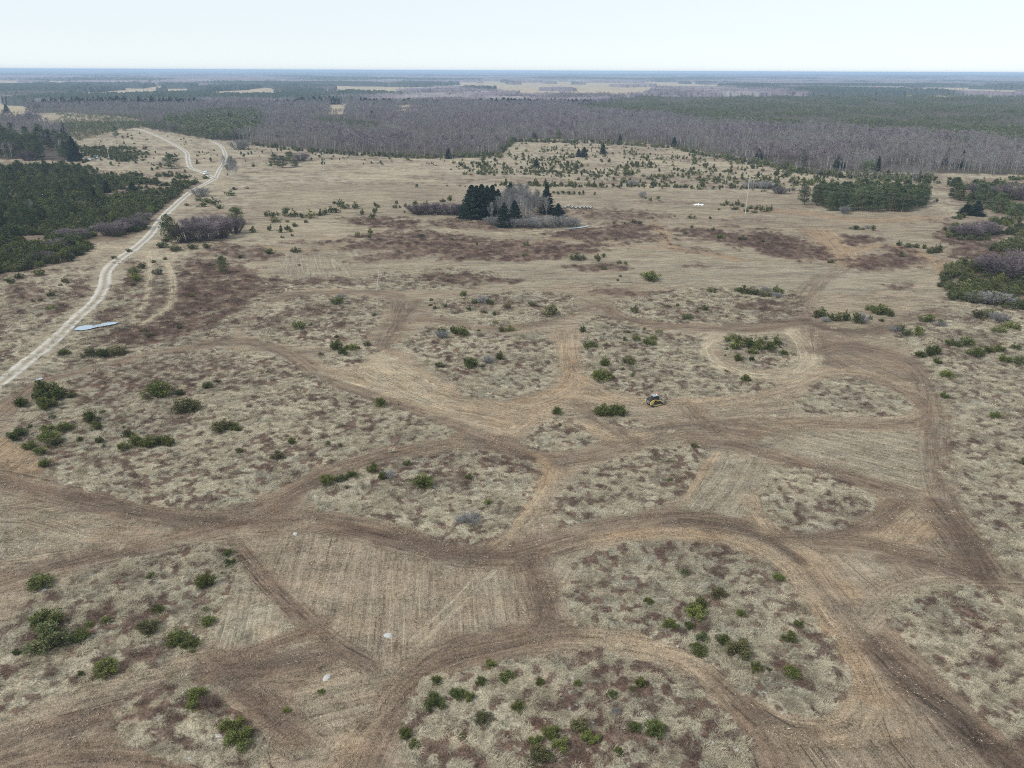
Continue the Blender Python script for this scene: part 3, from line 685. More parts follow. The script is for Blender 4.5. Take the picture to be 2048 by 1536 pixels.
# water: puddle, wet spots, sea at the horizon
mw, N_, L_, b_ = mat('still_water', .08, .5)
b_.inputs['Base Color'].default_value = (.10, .12, .13, 1)
mpud = flat('puddle_water', (.30, .39, .47), .12, .9, scale=.3, var=.08)
mice = flat('meltwater', (.36, .42, .46), .25, .5, scale=.6, var=.15)
def sheet(name, pts, z, m, label, n=6, jit=.25, kind='structure'):
    x, y, _ = G([p[0] for p in pts], [p[1] for p in pts])
    c = np.array([x.mean(), y.mean()]); P = np.stack([x, y], 1)
    out = []
    for i in range(len(P)):
        a, b2 = P[i], P[(i + 1) % len(P)]
        for k in range(n):
            q = a + (b2 - a) * k / n
            out.append(q + (rng.random(2) - .5) * jit)
    V = [(c[0], c[1], z)] + [(q[0], q[1], z) for q in out]
    Fq = [(0, i + 1, (i + 1) % len(out) + 1) for i in range(len(out))]
    me = bpy.data.meshes.new(name); me.from_pydata(V, [], Fq); me.materials.append(m); me.update()
    o = link(name, me)
    # face up
    if me.polygons[0].normal.z < 0: me.flip_normals()
    return tag(o, label, kind=kind)
pz = h1(*G1(190, 653)[:2]) + .30
sheet('puddle', [(147, 662), (158, 655), (172, 652), (188, 653), (204, 649), (222, 646), (238, 646), (230, 650), (214, 653), (196, 656), (180, 660), (162, 663)], pz, mpud, 'long pale puddle beside the gravel track', n=5, jit=.3)
sheet('puddle', [(70, 760), (84, 757), (86, 760), (74, 763)], h1(*G1(78, 760)[:2]) + .1, mice, 'tiny puddle by the gravel track', jit=.1)
for pts in ([(1128, 458), (1150, 456), (1166, 454), (1176, 452), (1177, 454), (1160, 457), (1140, 459)],):
    sheet('ditch_water', pts, h1(*G1(1150, 457)[:2]) + .25, mice, 'pale strip of ditch water below the spruce clump', jit=.1)
for i, (a, b2, w, hh) in enumerate(((168, 306, 14, 3), (192, 313, 12, 8), (178, 320, 12, 4), (190, 316, 6, 4))):
    sheet('bog_pool', [(a - w / 2, b2), (a, b2 - hh / 2), (a + w / 2, b2 - 1), (a + w / 3, b2 + hh / 2), (a - w / 4, b2 + hh / 2)], .55, mice, 'white glinting pool among dark scrub at the edge of the far meadow', jit=.8)
sea = bpy.data.meshes.new('sea')
sea.from_pydata([(300, 22000, 3), (24000, 22000, 3), (60000, 41000, 3), (-2000, 41000, 3)], [], [(0, 1, 2, 3)])
sea.materials.append(flat('sea_surface', (.45, .55, .62), .3, .5, scale=.001, var=.05))
tag(link('sea', sea), 'pale strip of sea along the horizon', kind='structure')

# ------------------------------------------------------------------ plant builders (arrays, unit sized)
class Geo:
    def __init__(s): s.V = []; s.F = []; s.m = []; s.n = 0
    def quads(s, V4, mi=0):
        V4 = np.asarray(V4, float); k = len(V4)
        s.V.append(V4.reshape(-1, 3)); s.F.append(np.arange(k * 4).reshape(-1, 4) + s.n); s.m.append(np.full(k, mi)); s.n += 4 * k
    def leaves(s, c, d, w, mi=0, roll=None, g=rng):
        """diamond leaves: base c, direction*length d, half-width w"""
        c = np.asarray(c, float); d = np.asarray(d, float)
        k = len(c)
        r = g.normal(size=(k, 3)); sd_ = np.cross(d, r); sd_ /= np.linalg.norm(sd_, axis=1, keepdims=True) + 1e-9
        w = np.broadcast_to(np.asarray(w, float), (k,))[:, None]
        s.quads(np.stack([c, c + d * .45 + sd_ * w, c + d, c + d * .45 - sd_ * w], 1), mi)
    def tube(s, P, r, mi=0, n=5):
        P = np.asarray(P, float); r = np.broadcast_to(np.asarray(r, float), (len(P),))
        T = np.gradient(P, axis=0); T /= np.linalg.norm(T, axis=1, keepdims=True) + 1e-9
        up = np.array([0.3, 1, .1]) if abs(T[0][1]) < .8 else np.array([1.0, 0, .1])
        A = np.cross(T, up); A /= np.linalg.norm(A, axis=1, keepdims=True); B = np.cross(T, A)
        an = np.arange(n) / n * 2 * math.pi
        ring = P[:, None] + r[:, None, None] * (A[:, None] * np.cos(an)[None, :, None] + B[:, None] * np.sin(an)[None, :, None])
        k = len(P)
        V = ring.reshape(-1, 3)
        i = np.arange(k - 1)[:, None] * n; j = np.arange(n)[None]
        Fq = np.stack([(i + j).ravel(), (i + (j + 1) % n).ravel(), (i + n + (j + 1) % n).ravel(), (i + n + j).ravel()], 1)
        s.V.append(V); s.F.append(Fq + s.n); s.m.append(np.full(len(Fq), mi)); s.n += len(V)
    def mesh(s, name, mats):
        return mesh_np(name, np.concatenate(s.V), np.concatenate(s.F), mats, np.concatenate(s.m))
def unit(v):
    return v / (np.linalg.norm(v, axis=-1, keepdims=True) + 1e-9)
def g_juniper(seed, nspray, nleaf, ll, lw, kind='round'):
    """clump of upright pointed sprays, about 1 wide and 1 tall; returns foliage and stems"""
    g = np.random.default_rng(seed); fo = Geo(); st = Geo()
    for i in range(nspray):
        a = g.random() * 6.283; q = math.sqrt(g.random())
        if kind == 'cone':
            base = np.array([math.cos(a) * .10 * q, math.sin(a) * .10 * q, .02])
            hh = (1 - q ** 1.3) * .80 + .2 * g.random()
            tip = np.array([math.cos(a) * (.40 * q + .03), math.sin(a) * (.40 * q + .03), max(.25, hh)])
        else:
            base = np.array([math.cos(a) * .22 * q, math.sin(a) * .22 * q, .0])
            tip = np.array([math.cos(a) * .46 * q, math.sin(a) * .46 * q, (.50 + .48 * math.sqrt(1 - q * q)) * (.58 + .52 * g.random()) - .12 * q])
        st.tube([base, base * .5 + tip * .4, tip * .9], [.018, .012, .005], 0, 4)
        t = g.random(nleaf) ** .75
        ctr = base + (tip - base) * (.18 + .82 * t)[:, None]
        rad = (.115 if kind != 'cone' else .10) * np.sin(np.pi * np.clip(.12 + .86 * t, 0, 1) ** 1.2) + .012
        o = unit(g.normal(size=(nleaf, 3)))
        c = ctr + o * rad[:, None] * (g.random(nleaf) ** .4)[:, None]
        d = unit(o * .6 + unit(tip - base + 1e-6) * .7 + g.normal(size=(nleaf, 3)) * .25) * (ll * (.6 + .8 * g.random(nleaf)))[:, None]
        c[:, 2] = np.maximum(c[:, 2], .01)
        fo.leaves(c, d, lw * (.7 + .6 * g.random(nleaf)), g=g)
    return fo, st
def g_bush(seed, nstem, ntw, tl, tw, flatk=.8):
    """leafless bush: stems fanning from the base into a haze of twigs"""
    g = np.random.default_rng(seed); tg = Geo()
    for i in range(nstem):
        a = g.random() * 6.283; q = math.sqrt(g.random())
        base = np.array([math.cos(a) * .2 * q, math.sin(a) * .2 * q, 0])
        tip = np.array([math.cos(a) * .48 * q, math.sin(a) * .48 * q, (.45 + .5 * math.sqrt(max(0, 1 - q * q * flatk))) * (.8 + .3 * g.random())])
        mid_ = base * .4 + tip * .6; mid_[2] *= .8
        tg.tube([base, mid_, tip], [.012, .007, .003], 0, 3)
        t = g.random(ntw) ** .6
        c = base + (tip - base) * (.25 + .75 * t)[:, None] + g.normal(size=(ntw, 3)) * .035
        d = unit(np.array([math.cos(a) * q, math.sin(a) * q, .9]) + g.normal(size=(ntw, 3)) * .5) * (tl * (.5 + g.random(ntw)))[:, None]
        c[:, 2] = np.maximum(c[:, 2], .01)
        tg.leaves(c, d, tw, g=g)
    return tg
def g_spruce(seed, tiers, nb, nl, lw):
    g = np.random.default_rng(seed); fo = Geo(); tr = Geo()
    tr.tube([(0, 0, -.01), (0, 0, .5), (0, 0, .98)], [.014, .009, .002], 0, 6)
    for i in range(tiers):
        z = .04 + .93 * (i / (tiers - 1)) ** .92
        L0 = .19 * (1 - z) ** .88 + .008
        if z < .16: L0 *= .75 + 1.5 * z
        for k in range(nb):
            a = g.random() * 6.283
            L = L0 * (.7 + .5 * g.random())
            dr = np.array([math.cos(a), math.sin(a), 0])
            t = g.random(nl) ** .7
            droop = -.35 * L * np.sin(t * 2.2) + .10 * L * t ** 3
            c = np.array([0, 0, z]) + dr * (L * t)[:, None] + np.stack([0 * t, 0 * t, droop], 1)
            side = np.array([-dr[1], dr[0], 0]) * (g.choice([-1, 1], nl) * (1 - .6 * t) * .35 * L)[:, None]
            d = side + dr * (.28 * L * (.5 + g.random(nl)))[:, None] + np.stack([0 * t, 0 * t, -.02 - .03 * g.random(nl)], 1)
            fo.leaves(c, d, lw * (.6 + .7 * g.random(nl)), g=g)
    return fo, tr
def g_pine(seed, nclump, nl, ll, lw, low=.28):
    g = np.random.default_rng(seed); fo = Geo(); tr = Geo()
    b = g.normal(size=2) * .03
    P = [(0, 0, 0), (b[0] * .5, b[1] * .5, .4), (b[0], b[1], .92)]
    tr.tube(P, [.020, .014, .005], 0, 5)
    for i in range(nclump):
        z = low + (.96 - low) * g.random()
        rad = .25 * math.sin(math.pi * min(1, .30 + (z - low) * .66 / (.96 - low))) ** .7 + .02
        a = g.random() * 6.283; q = (.35 + .65 * g.random()) * rad
        c0 = np.array([math.cos(a) * q, math.sin(a) * q, z])
        s0 = np.array([b[0] * z, b[1] * z, z - .07])
        tr.tube([s0, c0], [.006, .003], 0, 3)
        k = nl
        o = unit(g.normal(size=(k, 3))); c = c0 + o * np.array([.07, .07, .045]) * (g.random(k) ** .4)[:, None]
        d = unit(o + [0, 0, .7] + g.normal(size=(k, 3)) * .3) * (ll * (.6 + .7 * g.random(k)))[:, None]
        fo.leaves(c, d, lw, g=g)
    return fo, tr
def g_birch(seed, nlimb, ntw, tl, tw, spread=.16, tk=.009, low=.35, lean=.02):
    g = np.random.default_rng(seed); tg = Geo(); tr = Geo()
    b = g.normal(size=2) * lean
    P = np.array([(0, 0, 0), (b[0] * .4, b[1] * .4, .4), (b[0], b[1], .75), (b[0] * 1.3, b[1] * 1.3, .97)])
    tr.tube(P, [tk, tk * .75, tk * .4, tk * .12], 0, 5)
    for i in range(nlimb):
        z = low + (.9 - low) * g.random()
        a = g.random() * 6.283
        s0 = np.array([np.interp(z, P[:, 2], P[:, 0]), np.interp(z, P[:, 2], P[:, 1]), z])
        L = spread * (1.15 - z) * (1.0 + .5 * g.random())
        tip = s0 + np.array([math.cos(a) * L, math.sin(a) * L, L * (1.1 + .8 * g.random())])
        tip[2] = min(tip[2], 1.0)
        tr.tube([s0, s0 * .5 + tip * .5 + [0, 0, -.01], tip], [tk * .32, tk * .2, tk * .08], 0, 3)
        t = g.random(ntw)
        c = s0 + (tip - s0) * (.2 + .8 * t)[:, None] + g.normal(size=(ntw, 3)) * .012
        d = unit(np.array([math.cos(a) * .5, math.sin(a) * .5, .8]) + g.normal(size=(ntw, 3)) * .55) * (tl * (.5 + g.random(ntw)))[:, None]
        tg.leaves(c, d, tw, g=g)
    return tg, tr
def g_tuft(seed, n, w):
    g = np.random.default_rng(seed); t = Geo()
    a = g.random(n) * 6.283; r0 = g.random(n) ** .5 * .22
    r0 = r0 * 2.2; a2 = a; c = np.stack([np.cos(a) * r0, np.sin(a) * r0, 0 * a], 1)
    a = a2 + g.normal(size=n) * .9
    ln = .18 + .30 * g.random(n)
    comb = np.array([.55, -.35, 0])
    d = np.stack([np.cos(a) * ln, np.sin(a) * ln, .12 + .38 * g.random(n)], 1) + comb * ln[:, None]
    up = np.stack([0 * a, 0 * a, d[:, 2] * .9], 1)
    s_ = np.stack([-np.sin(a), np.cos(a), 0 * a], 1) * w
    m1 = c + d * .45 + up * .35
    e = c + d; e[:, 2] *= .75
    t.quads(np.stack([c - s_, c + s_, m1 + s_ * .8, m1 - s_ * .8], 1)); t.quads(np.stack([m1 - s_ * .8, m1 + s_ * .8, e + s_ * .1, e - s_ * .1], 1))
    return t
def g_heather(seed, n, ll, lw):
    g = np.random.default_rng(seed); t = Geo()
    a = g.random(n) * 6.283; r = g.random(n) ** .5
    lob = 1 + .25 * np.sin(a * 3 + g.random() * 6)
    x, y = np.cos(a) * r * .48 * lob, np.sin(a) * r * .48 * lob
    z = .42 * np.sqrt(np.clip(1 - r * r, 0, 1)) * (.5 + .6 * g.random(n))
    c = np.stack([x, y, z * .7], 1)
    d = unit(np.stack([x * 1.4, y * 1.4, .45 + 0 * x], 1) + g.normal(size=(n, 3)) * .35) * (ll * (.5 + g.random(n)))[:, None]
    t.leaves(c, d, lw, g=g)
    return t

# ------------------------------------------------------------------ scatter for what nobody could count
def source(name, me):
    return bpy.data.objects.new(name, me)      # geometry for the instancer only; not linked to the scene
def scatter(name, P, rz, S, vi, sources, label, cat):
    me = bpy.data.meshes.new(name)
    me.vertices.add(len(P)); me.vertices.foreach_set('co', np.asarray(P, np.float32).ravel())
    a = me.attributes.new('turn', 'FLOAT_VECTOR', 'POINT'); a.data.foreach_set('vector', np.stack([0 * rz, 0 * rz, rz], 1).astype(np.float32).ravel())
    a = me.attributes.new('grow', 'FLOAT_VECTOR', 'POINT'); a.data.foreach_set('vector', np.asarray(S, np.float32).ravel())
    a = me.attributes.new('which', 'INT', 'POINT'); a.data.foreach_set('value', np.asarray(vi, np.int32))
    o = link(name, me)
    ng = bpy.data.node_groups.new(name + '_scatter', 'GeometryNodeTree')
    ng.interface.new_socket('Geometry', in_out='INPUT', socket_type='NodeSocketGeometry')
    ng.interface.new_socket('Geometry', in_out='OUTPUT', socket_type='NodeSocketGeometry')
    N, L = ng.nodes, ng.links
    gi = N.new('NodeGroupInput'); go = N.new('NodeGroupOutput'); jn = N.new('GeometryNodeJoinGeometry')
    def na(nm, ty):
        n = N.new('GeometryNodeInputNamedAttribute'); n.data_type = ty; n.inputs['Name'].default_value = nm
        return n.outputs[0]
    tr, gr, wh = na('turn', 'FLOAT_VECTOR'), na('grow', 'FLOAT_VECTOR'), na('which', 'INT')
    er = N.new('FunctionNodeEulerToRotation'); L.new(tr, er.inputs[0])
    for k, s_ in enumerate(sources):
        oi = N.new('GeometryNodeObjectInfo'); oi.inputs['Object'].default_value = s_; oi.inputs['As Instance'].default_value = True
        cp = N.new('FunctionNodeCompare'); cp.data_type = 'INT'; cp.operation = 'EQUAL'; L.new(wh, cp.inputs[2]); cp.inputs[3].default_value = k
        ip = N.new('GeometryNodeInstanceOnPoints')
        L.new(gi.outputs[0], ip.inputs['Points']); L.new(cp.outputs[0], ip.inputs['Selection']); L.new(oi.outputs['Geometry'], ip.inputs['Instance'])
        L.new(er.outputs[0], ip.inputs['Rotation']); L.new(gr, ip.inputs['Scale']); L.new(ip.outputs[0], jn.inputs[0])
    L.new(jn.outputs[0], go.inputs[0])
    md = o.modifiers.new('scatter', 'NODES'); md.node_group = ng
    return tag(o, label, cat, kind='stuff')
def area_pts(density, r0, r1, az=46):
    """random points per ground area in a ring sector"""
    A = .5 * (r1 * r1 - r0 * r0) * R(2 * az); n = int(A * density)
    r = np.sqrt(r0 * r0 + (r1 * r1 - r0 * r0) * rng.random(n)); a = (rng.random(n) * 2 - 1) * R(az)
    return r * np.sin(a), r * np.cos(a)

# grass tussocks
src = [source('grass_tuft', g_tuft(i, 80, .0085).mesh('grass_tuft', [M['tuft' if i < 3 else 'tuftd']])) for i in range(5)]
PX, PY = [], []
for r0, r1, dn in ((50, 110, 1.7), (110, 170, 1.2), (170, 270, .55)):
    x, y = area_pts(dn, r0, r1, 45); PX.append(x); PY.append(y)
x = np.concatenate(PX); y = np.concatenate(PY)
cv = cover(x, y, False)
k = (rng.random(len(x)) < np.clip(cv['tuss'], 0, 1) * (1 - .9 * np.clip(cv['hea'] * 1.4, 0, 1)) * (.45 + 1.0 * ss(.35, .6, fbm(x / 1.6, y / 1.6, 111, 2)))) & (cv['py'] < 1600)
x, y = x[k], y[k]; n = len(x)
s = (.62 + .75 * rng.random(n)) * np.where(np.hypot(x, y) > 170, 1.35, 1)
z = hgt(x, y, x * 0 + 1) - .03
which = np.where(fbm(x / 2.5, y / 2.5, 121, 2) + .25 * (rng.random(n) - .5) > .54, rng.integers(3, 5, n), rng.integers(0, 3, n))
scatter('dry_grass', np.stack([x, y, z], 1), rng.normal(size=n) * .9, np.stack([s, s, s * (.6 + .5 * rng.random(n))], 1), which, src, 'pale dry tussock grass over the uncut heath', 'grass')

# chips and snapped twigs over the mulched soil
def g_litter(seed):
    g = np.random.default_rng(seed); t = Geo(); n = 16
    c = np.stack([(g.random(n) - .5) * 1.5, (g.random(n) - .5) * 1.5, .01 + .03 * g.random(n)], 1)
    a = g.random(n) * 6.283; l = .08 + .35 * g.random(n) ** 2
    t.leaves(c, np.stack([np.cos(a) * l, np.sin(a) * l, .05 * g.random(n)], 1), .018 + .03 * g.random(n), g=g)
    return t
src = [source('wood_litter', g_litter(70 + i).mesh('wood_litter', [M['litter']])) for i in range(4)]
x, y = area_pts(.55, 50, 175, 45); cv = cover(x, y, False)
k = cv['clear'] & (cv['py'] < 1600) & (rng.random(len(x)) < .25 + 1.3 * ss(.42, .62, fbm(x / 4, y / 4, 117, 2)))
x, y = x[k], y[k]; n = len(x); s = .6 + .8 * rng.random(n)
scatter('wood_litter', np.stack([x, y, hgt(x, y, x * 0) - .01], 1), rng.random(n) * 6.28, np.stack([s, s, s], 1), rng.integers(0, 4, n), src, 'wood chips and snapped twigs strewn over the mulched soil', 'litter')
# heather
src = [source('heather_clump', g_heather(30 + i, 170, .13, .010).mesh('heather_clump', [M['heather']])) for i in range(4)]
PX, PY = [], []
for r0, r1, dn in ((50, 120, 1.5), (120, 200, 1.1), (200, 420, .5)):
    x, y = area_pts(dn, r0, r1, 45); PX.append(x); PY.append(y)
x = np.concatenate(PX); y = np.concatenate(PY)
cv = cover(x, y, False)
rr = np.hypot(x, y)
sing = ss(.15, .5, cv['loose']) * .62 * (cv['tuss'] > .4) * (rr < 300)
pr = np.clip(np.maximum(sing, cv['dense'] * .8 * (cv['dense'] > .3) * (cv['hea'] > .1)), 0, 1)
k = (rng.random(len(x)) < pr) & (cv['py'] < 1620)
x, y, cl = x[k], y[k], cv['hea'][k]; n = len(x)
s = (.55 + .75 * rng.random(n) ** 1.5) * (1 + .35 * cl) * np.where(np.hypot(x, y) > 200, 1.5, 1)
scatter('heather', np.stack([x, y, hgt(x, y, x * 0 + .5) - .02], 1), rng.random(n) * 6.28, np.stack([s, s * (.8 + .4 * rng.random(n)), s * (.75 + .5 * rng.random(n))], 1), rng.integers(0, 4, n), src, 'brown winter heather in clumps and wide patches', 'heather')

FRINGE = [(500,288),(600,299),(700,308),(850,314),(990,310),(1024,281),(1200,285),(1350,296),(1400,307),(1500,322),(1600,340),(1700,350),(1860,352),(1880,368),(1740,362),(1600,348),(1500,328),(1400,311),(1340,297),(1200,288),(1030,284),(995,314),(850,318),(700,312),(600,303),(500,291)]
# ------------------------------------------------------------------ woods beyond the heath
def pack(geo_pair, mats, name):
    a, b = geo_pair
    g = Geo(); g.V = a.V + b.V; g.n = a.n + b.n
    g.F = a.F + [f + a.n for f in b.F]; g.m = a.m + [m_ + 1 for m_ in b.m]
    return g.mesh(name, mats)
BL = [pack(g_birch(200 + i, 14, 13, .075, .0075, spread=.20, tk=.008, low=.42), [M['birch'], M['white_bark' if i < 2 else 'dim_bark']], 'bare_birch') for i in range(4)]
BL += [pack(g_birch(210 + i, 13, 8, .07, .006, spread=.15, tk=.009, low=.35), [M['aspen'], M['dim_bark']], 'bare_aspen') for i in range(2)]
BL += [pack(g_birch(220 + i, 14, 11, .075, .009, spread=.24, tk=.006, low=.25), [M['birch'], M['bark']], 'bare_alder') for i in range(2)]
PL = [pack(g_pine(300 + i, 12, 14, .075, .018), [M['pine'], M['pine_bark']], 'low_pine') for i in range(3)]
SL = [pack(g_spruce(310 + i, 11, 5, 4, .016), [M['spruce'], M['bark']], 'far_spruce') for i in range(2)]
PX, PY, = [], []
for r0, r1, dn in ((560, 900, 1 / 20), (900, 1400, 1 / 34), (1400, 2000, 1 / 60), (2000, 3200, 1 / 110)):
    x, y = area_pts(dn, r0, r1, 47); PX.append(x); PY.append(y)
x = np.concatenate(PX); y = np.concatenate(PY)
cv = cover(x, y, False); px, py = cv['px'], cv['py']
wood = cv['wood'].copy()
wood |= inpoly(px, py, PINE1) & (fbm(x / 40, y / 40, 9, 2) > .56)
bog = inpoly(px, py, GREENS['bog']); low = np.zeros(len(x), bool)
for kk in ('scrubA', 'mix', 'scrubB'): low |= inpoly(px, py, GREENS[kk])
# glades in the middle of the wood
glade = (inpoly(px, py, [(985, 285), (1000, 270), (900, 268), (800, 268), (800, 280), (830, 288), (900, 284)])) | inpoly(px, py, [(1240, 216), (1290, 219), (1300, 222), (1240, 222)])
dn = fbm(x / 55, y / 55, 141, 3)
k = wood & (fbm(x / 38, y / 50, 143, 2) > .33) & ~bog & ~glade & ~(low & (rng.random(len(x)) < .82))
bx, by = x[k], y[k]; o = np.argsort(np.hypot(bx, by) + 25 * rng.random(len(bx)))
bx, by = bx[o], by[o]
xs, ys = area_pts(1 / 60, 480, 900, 47); ps, qs = toPix(xs, ys)
ks = inpoly(ps, qs - 5, FRINGE) | inpoly(ps, qs + 3, FRINGE); xs, ys = xs[ks], ys[ks]; nsap = len(xs)
bx, by = np.concatenate([bx, xs]), np.concatenate([by, ys])
kind = np.empty(len(bx), int); nz = fbm(bx / 60, by / 60, 151, 3)
kind[:] = rng.integers(0, 4, len(bx))
u_ = rng.random(len(bx))
kind[(nz > .53) & (u_ < .75)] = 4; kind[(nz < .43) & (u_ < .8)] = 6
kind[(kind == 4) & (u_ < .35)] = 5; kind[(kind == 6) & (u_ < .35)] = 7
hh = np.where(kind < 4, 11.5, np.where(kind < 6, 13.5, 9)) * (.7 + .45 * rng.random(len(bx))) * (.68 + .64 * fbm(bx / 70, by / 110, 155, 2))
hh[len(hh) - nsap:] *= .3 + .35 * rng.random(nsap)
hz = hgt(bx, by) * (np.hypot(bx, by) < 1500)
bw = hh * (1.0 + .35 * rng.random(len(bx))) * np.where(np.hypot(bx, by) > 1400, 1.45, 1)
inview = (np.abs(toPix(bx, by)[0] - 1024) < 1060)
front = np.where(inview & (kind < 6))[0][:280]
rest = np.ones(len(bx), bool); rest[front] = False
for i in front:
    o = link('bare_birch' if kind[i] < 4 else 'bare_aspen', BL[kind[i]], loc=(bx[i], by[i], hz[i] - .1))
    o.rotation_euler = (0, 0, rng.random() * 6.28); o.scale = (bw[i], bw[i], hh[i])
    if kind[i] < 4: tag(o, 'bare pale-stemmed birch on the near edge of the purple grey wood', 'birch tree', 'birches along the near edge of the wood')
    else: tag(o, 'bare light grey aspen on the near edge of the purple grey wood', 'aspen tree', 'aspens along the near edge of the wood')
i = np.where(rest)[0]
scatter('birch_forest', np.stack([bx[i], by[i], hz[i] - .1], 1), rng.random(len(i)) * 6.28, np.stack([bw[i], bw[i], hh[i]], 1), kind[i], [source('forest_tree', m_) for m_ in BL], 'leafless purple grey birch wood stretching to the distance', 'forest')
# bog pines and green scrub inside the woods
x2, y2 = area_pts(1 / 16, 600, 1150, 47); x3, y3 = area_pts(1 / 45, 1000, 3000, 47)
x = np.concatenate([x2, x3]); y = np.concatenate([y2, y3]); px, py = toPix(x, y)
px += (fbm(x / 30, y / 30, 4, 2) - .5) * 60; py += (fbm(x / 30, y / 30, 8, 2) - .5) * 8
bog = inpoly(px, py, GREENS['bog']); low = np.zeros(len(x), bool)
for kk in ('scrubA', 'mix', 'scrubB'): low |= inpoly(px, py, GREENS[kk])
n1 = fbm(x / 45, y / 90, 161, 3)
k = (bog & (rng.random(len(x)) < .35 + .9 * ss(.35, .6, n1))) | low
x, y, bog, n1 = x[k], y[k], bog[k], n1[k]; n = len(x)
hh = np.where(bog, 3.2 + 4 * ss(.45, .7, n1), 3.5) * (.7 + .6 * rng.random(n))
mixz = inpoly(*toPix(x, y), GREENS['mix']); hh = np.where(mixz & (rng.random(n) < .5), 9 + 3 * rng.random(n), hh)
M['bogpine'] = plant('bog_pine', (.075, .100, .048), (.155, .178, .085), 2.0, val=.35)
PB = [pack(g_pine(330 + i, 11, 12, .085, .022), [M['bogpine'], M['pine_bark']], 'bog_pine') for i in range(3)]
scatter('pine_bog_forest', np.stack([x, y, hgt(x, y) * (np.hypot(x, y) < 1500) - .15 * hh], 1), rng.random(n) * 6.28, np.stack([hh * 1.5, hh * 1.5, hh], 1), rng.integers(0, 3, n), [source('bog_tree', m_) for m_ in PB], 'low green pines over the wide bog beyond the birch wood', 'pine forest')

# forest canopy to the horizon: a crown-rough surface, cut away over the fields
def far_canopy():
    az = np.radians(np.arange(-52, 52, .085))
    rs = [1650.0]
    while rs[-1] < 30000: rs.append(rs[-1] * (1.006 if rs[-1] < 5000 else 1.012))
    X, Y, Fq = polar(az, np.array(rs))
    px, py = toPix(X + (fbm(X / 90, Y / 90, 3, 2) - .5) * 120, Y + (fbm(X / 90, Y / 90, 13, 2) - .5) * 120)
    m = ~inpoly(px, py, GREENS['bog'])
    for P in FIELDS: m &= ~(inpoly(px, py, P) | inpoly(px, py - .10 * (py - 141), P) | inpoly(px, py - .19 * (py - 141), P))
    m |= (fbm(X / 160, Y / 260, 175, 2) > .69) & ~inpoly(px, py, GREENS['bog'])
    rr = np.hypot(X, Y)
    ty = fbm(X / 500, Y / 900, 171, 3); lo = fbm(X / 120, Y / 160, 181, 2)
    conif = ss(.56, .68, ty + .25 * (lo - .5) + .00001 * rr)
    m &= ~((rr > 6000) & (fbm(X / 1500, Y / 700, 191, 2) > .66) & (rr < 16000))
    m &= ~((X > 800) & (rr > 21500))
    rnd = rng.random(len(X))
    Z = (6.5 + 4.5 * lo) * (.8 + .6 * rnd) + conif * 5 * rnd + 10 * ss(9000, 12000, rr) * ss(-2000, 6000, X)
    Z = np.where(m, Z, -6)
    f = m[Fq].sum(1) > 0
    me = mesh_np('distant_forest', np.stack([X, Y, Z], 1), Fq[f], [])
    c1 = np.array((.185, .155, .175)); c2 = np.array((.045, .062, .050)); c3 = np.array((.24, .22, .22))
    w = (conif * (.6 + .6 * rnd)).clip(0, 1)[:, None]
    cc = c1 * (1 - w) + c2 * w; q = ss(.6, .75, lo)[:, None] * (1 - w); cc = cc * (1 - q) + c3 * q
    cc = cc * (.75 + .5 * rnd)[:, None]
    a = me.attributes.new('tree_colour', 'FLOAT_COLOR', 'POINT')
    a.data.foreach_set('color', np.concatenate([cc, np.ones((len(X), 1))], 1).astype(np.float32).ravel())
    m_, N, L, b = mat('distant_crowns', 1.0, 0)
    at = N.new('ShaderNodeAttribute'); at.attribute_name = 'tree_colour'; L.new(at.outputs['Color'], b.inputs['Base Color'])
    me.materials.append(m_)
    tag(link('distant_forest', me), 'far woods of bare birch and dark conifer fading to the horizon', 'forest', kind='stuff')
far_canopy()

# ------------------------------------------------------------------ trees and bushes placed one by one
def place(px, py, w, h, minr=.5):
    """photo box (base centre, width, height in px) -> ground point, width m, height m"""
    x, y, t = G1(px, py)
    wm = w / F * t; hm = h / F * t
    dist = math.hypot(x, y); th = math.atan2(CAMH, dist)
    H = max(minr * wm, (hm - .78 * wm * math.sin(th)) / math.cos(th))
    r = .36 * wm
    return x + x / dist * r, y + y / dist * r, wm, H
LIBJ = {'hi': [], 'mid': [], 'lo': []}
for q, (ns, nl, ll, lw, nv) in {'hi': (27, 80, .085, .016, 6), 'mid': (17, 38, .11, .028, 5), 'lo': (9, 18, .17, .055, 4)}.items():
    for i in range(nv):
        kd = 'cone' if i % 4 == 3 or (q == 'lo' and i % 2) else 'round'
        fo, st = g_juniper(400 + i + len(q) * 20, ns, nl, ll, lw, kd)
        LIBJ[q].append((kd, fo, st))
JM = {}
def jmesh(q, i, dark):
    k = (q, i, dark)
    if k not in JM:
        kd, fo, st = LIBJ[q][i]
        m_ = M[('jun', 'jund', 'juny')[int(dark)]]
        JM[k] = (fo.mesh('juniper_foliage', [m_]), st.mesh('juniper_stem', [M['bark']]), pack((fo, st), [m_, M['bark']], 'juniper'))
    return JM[k]
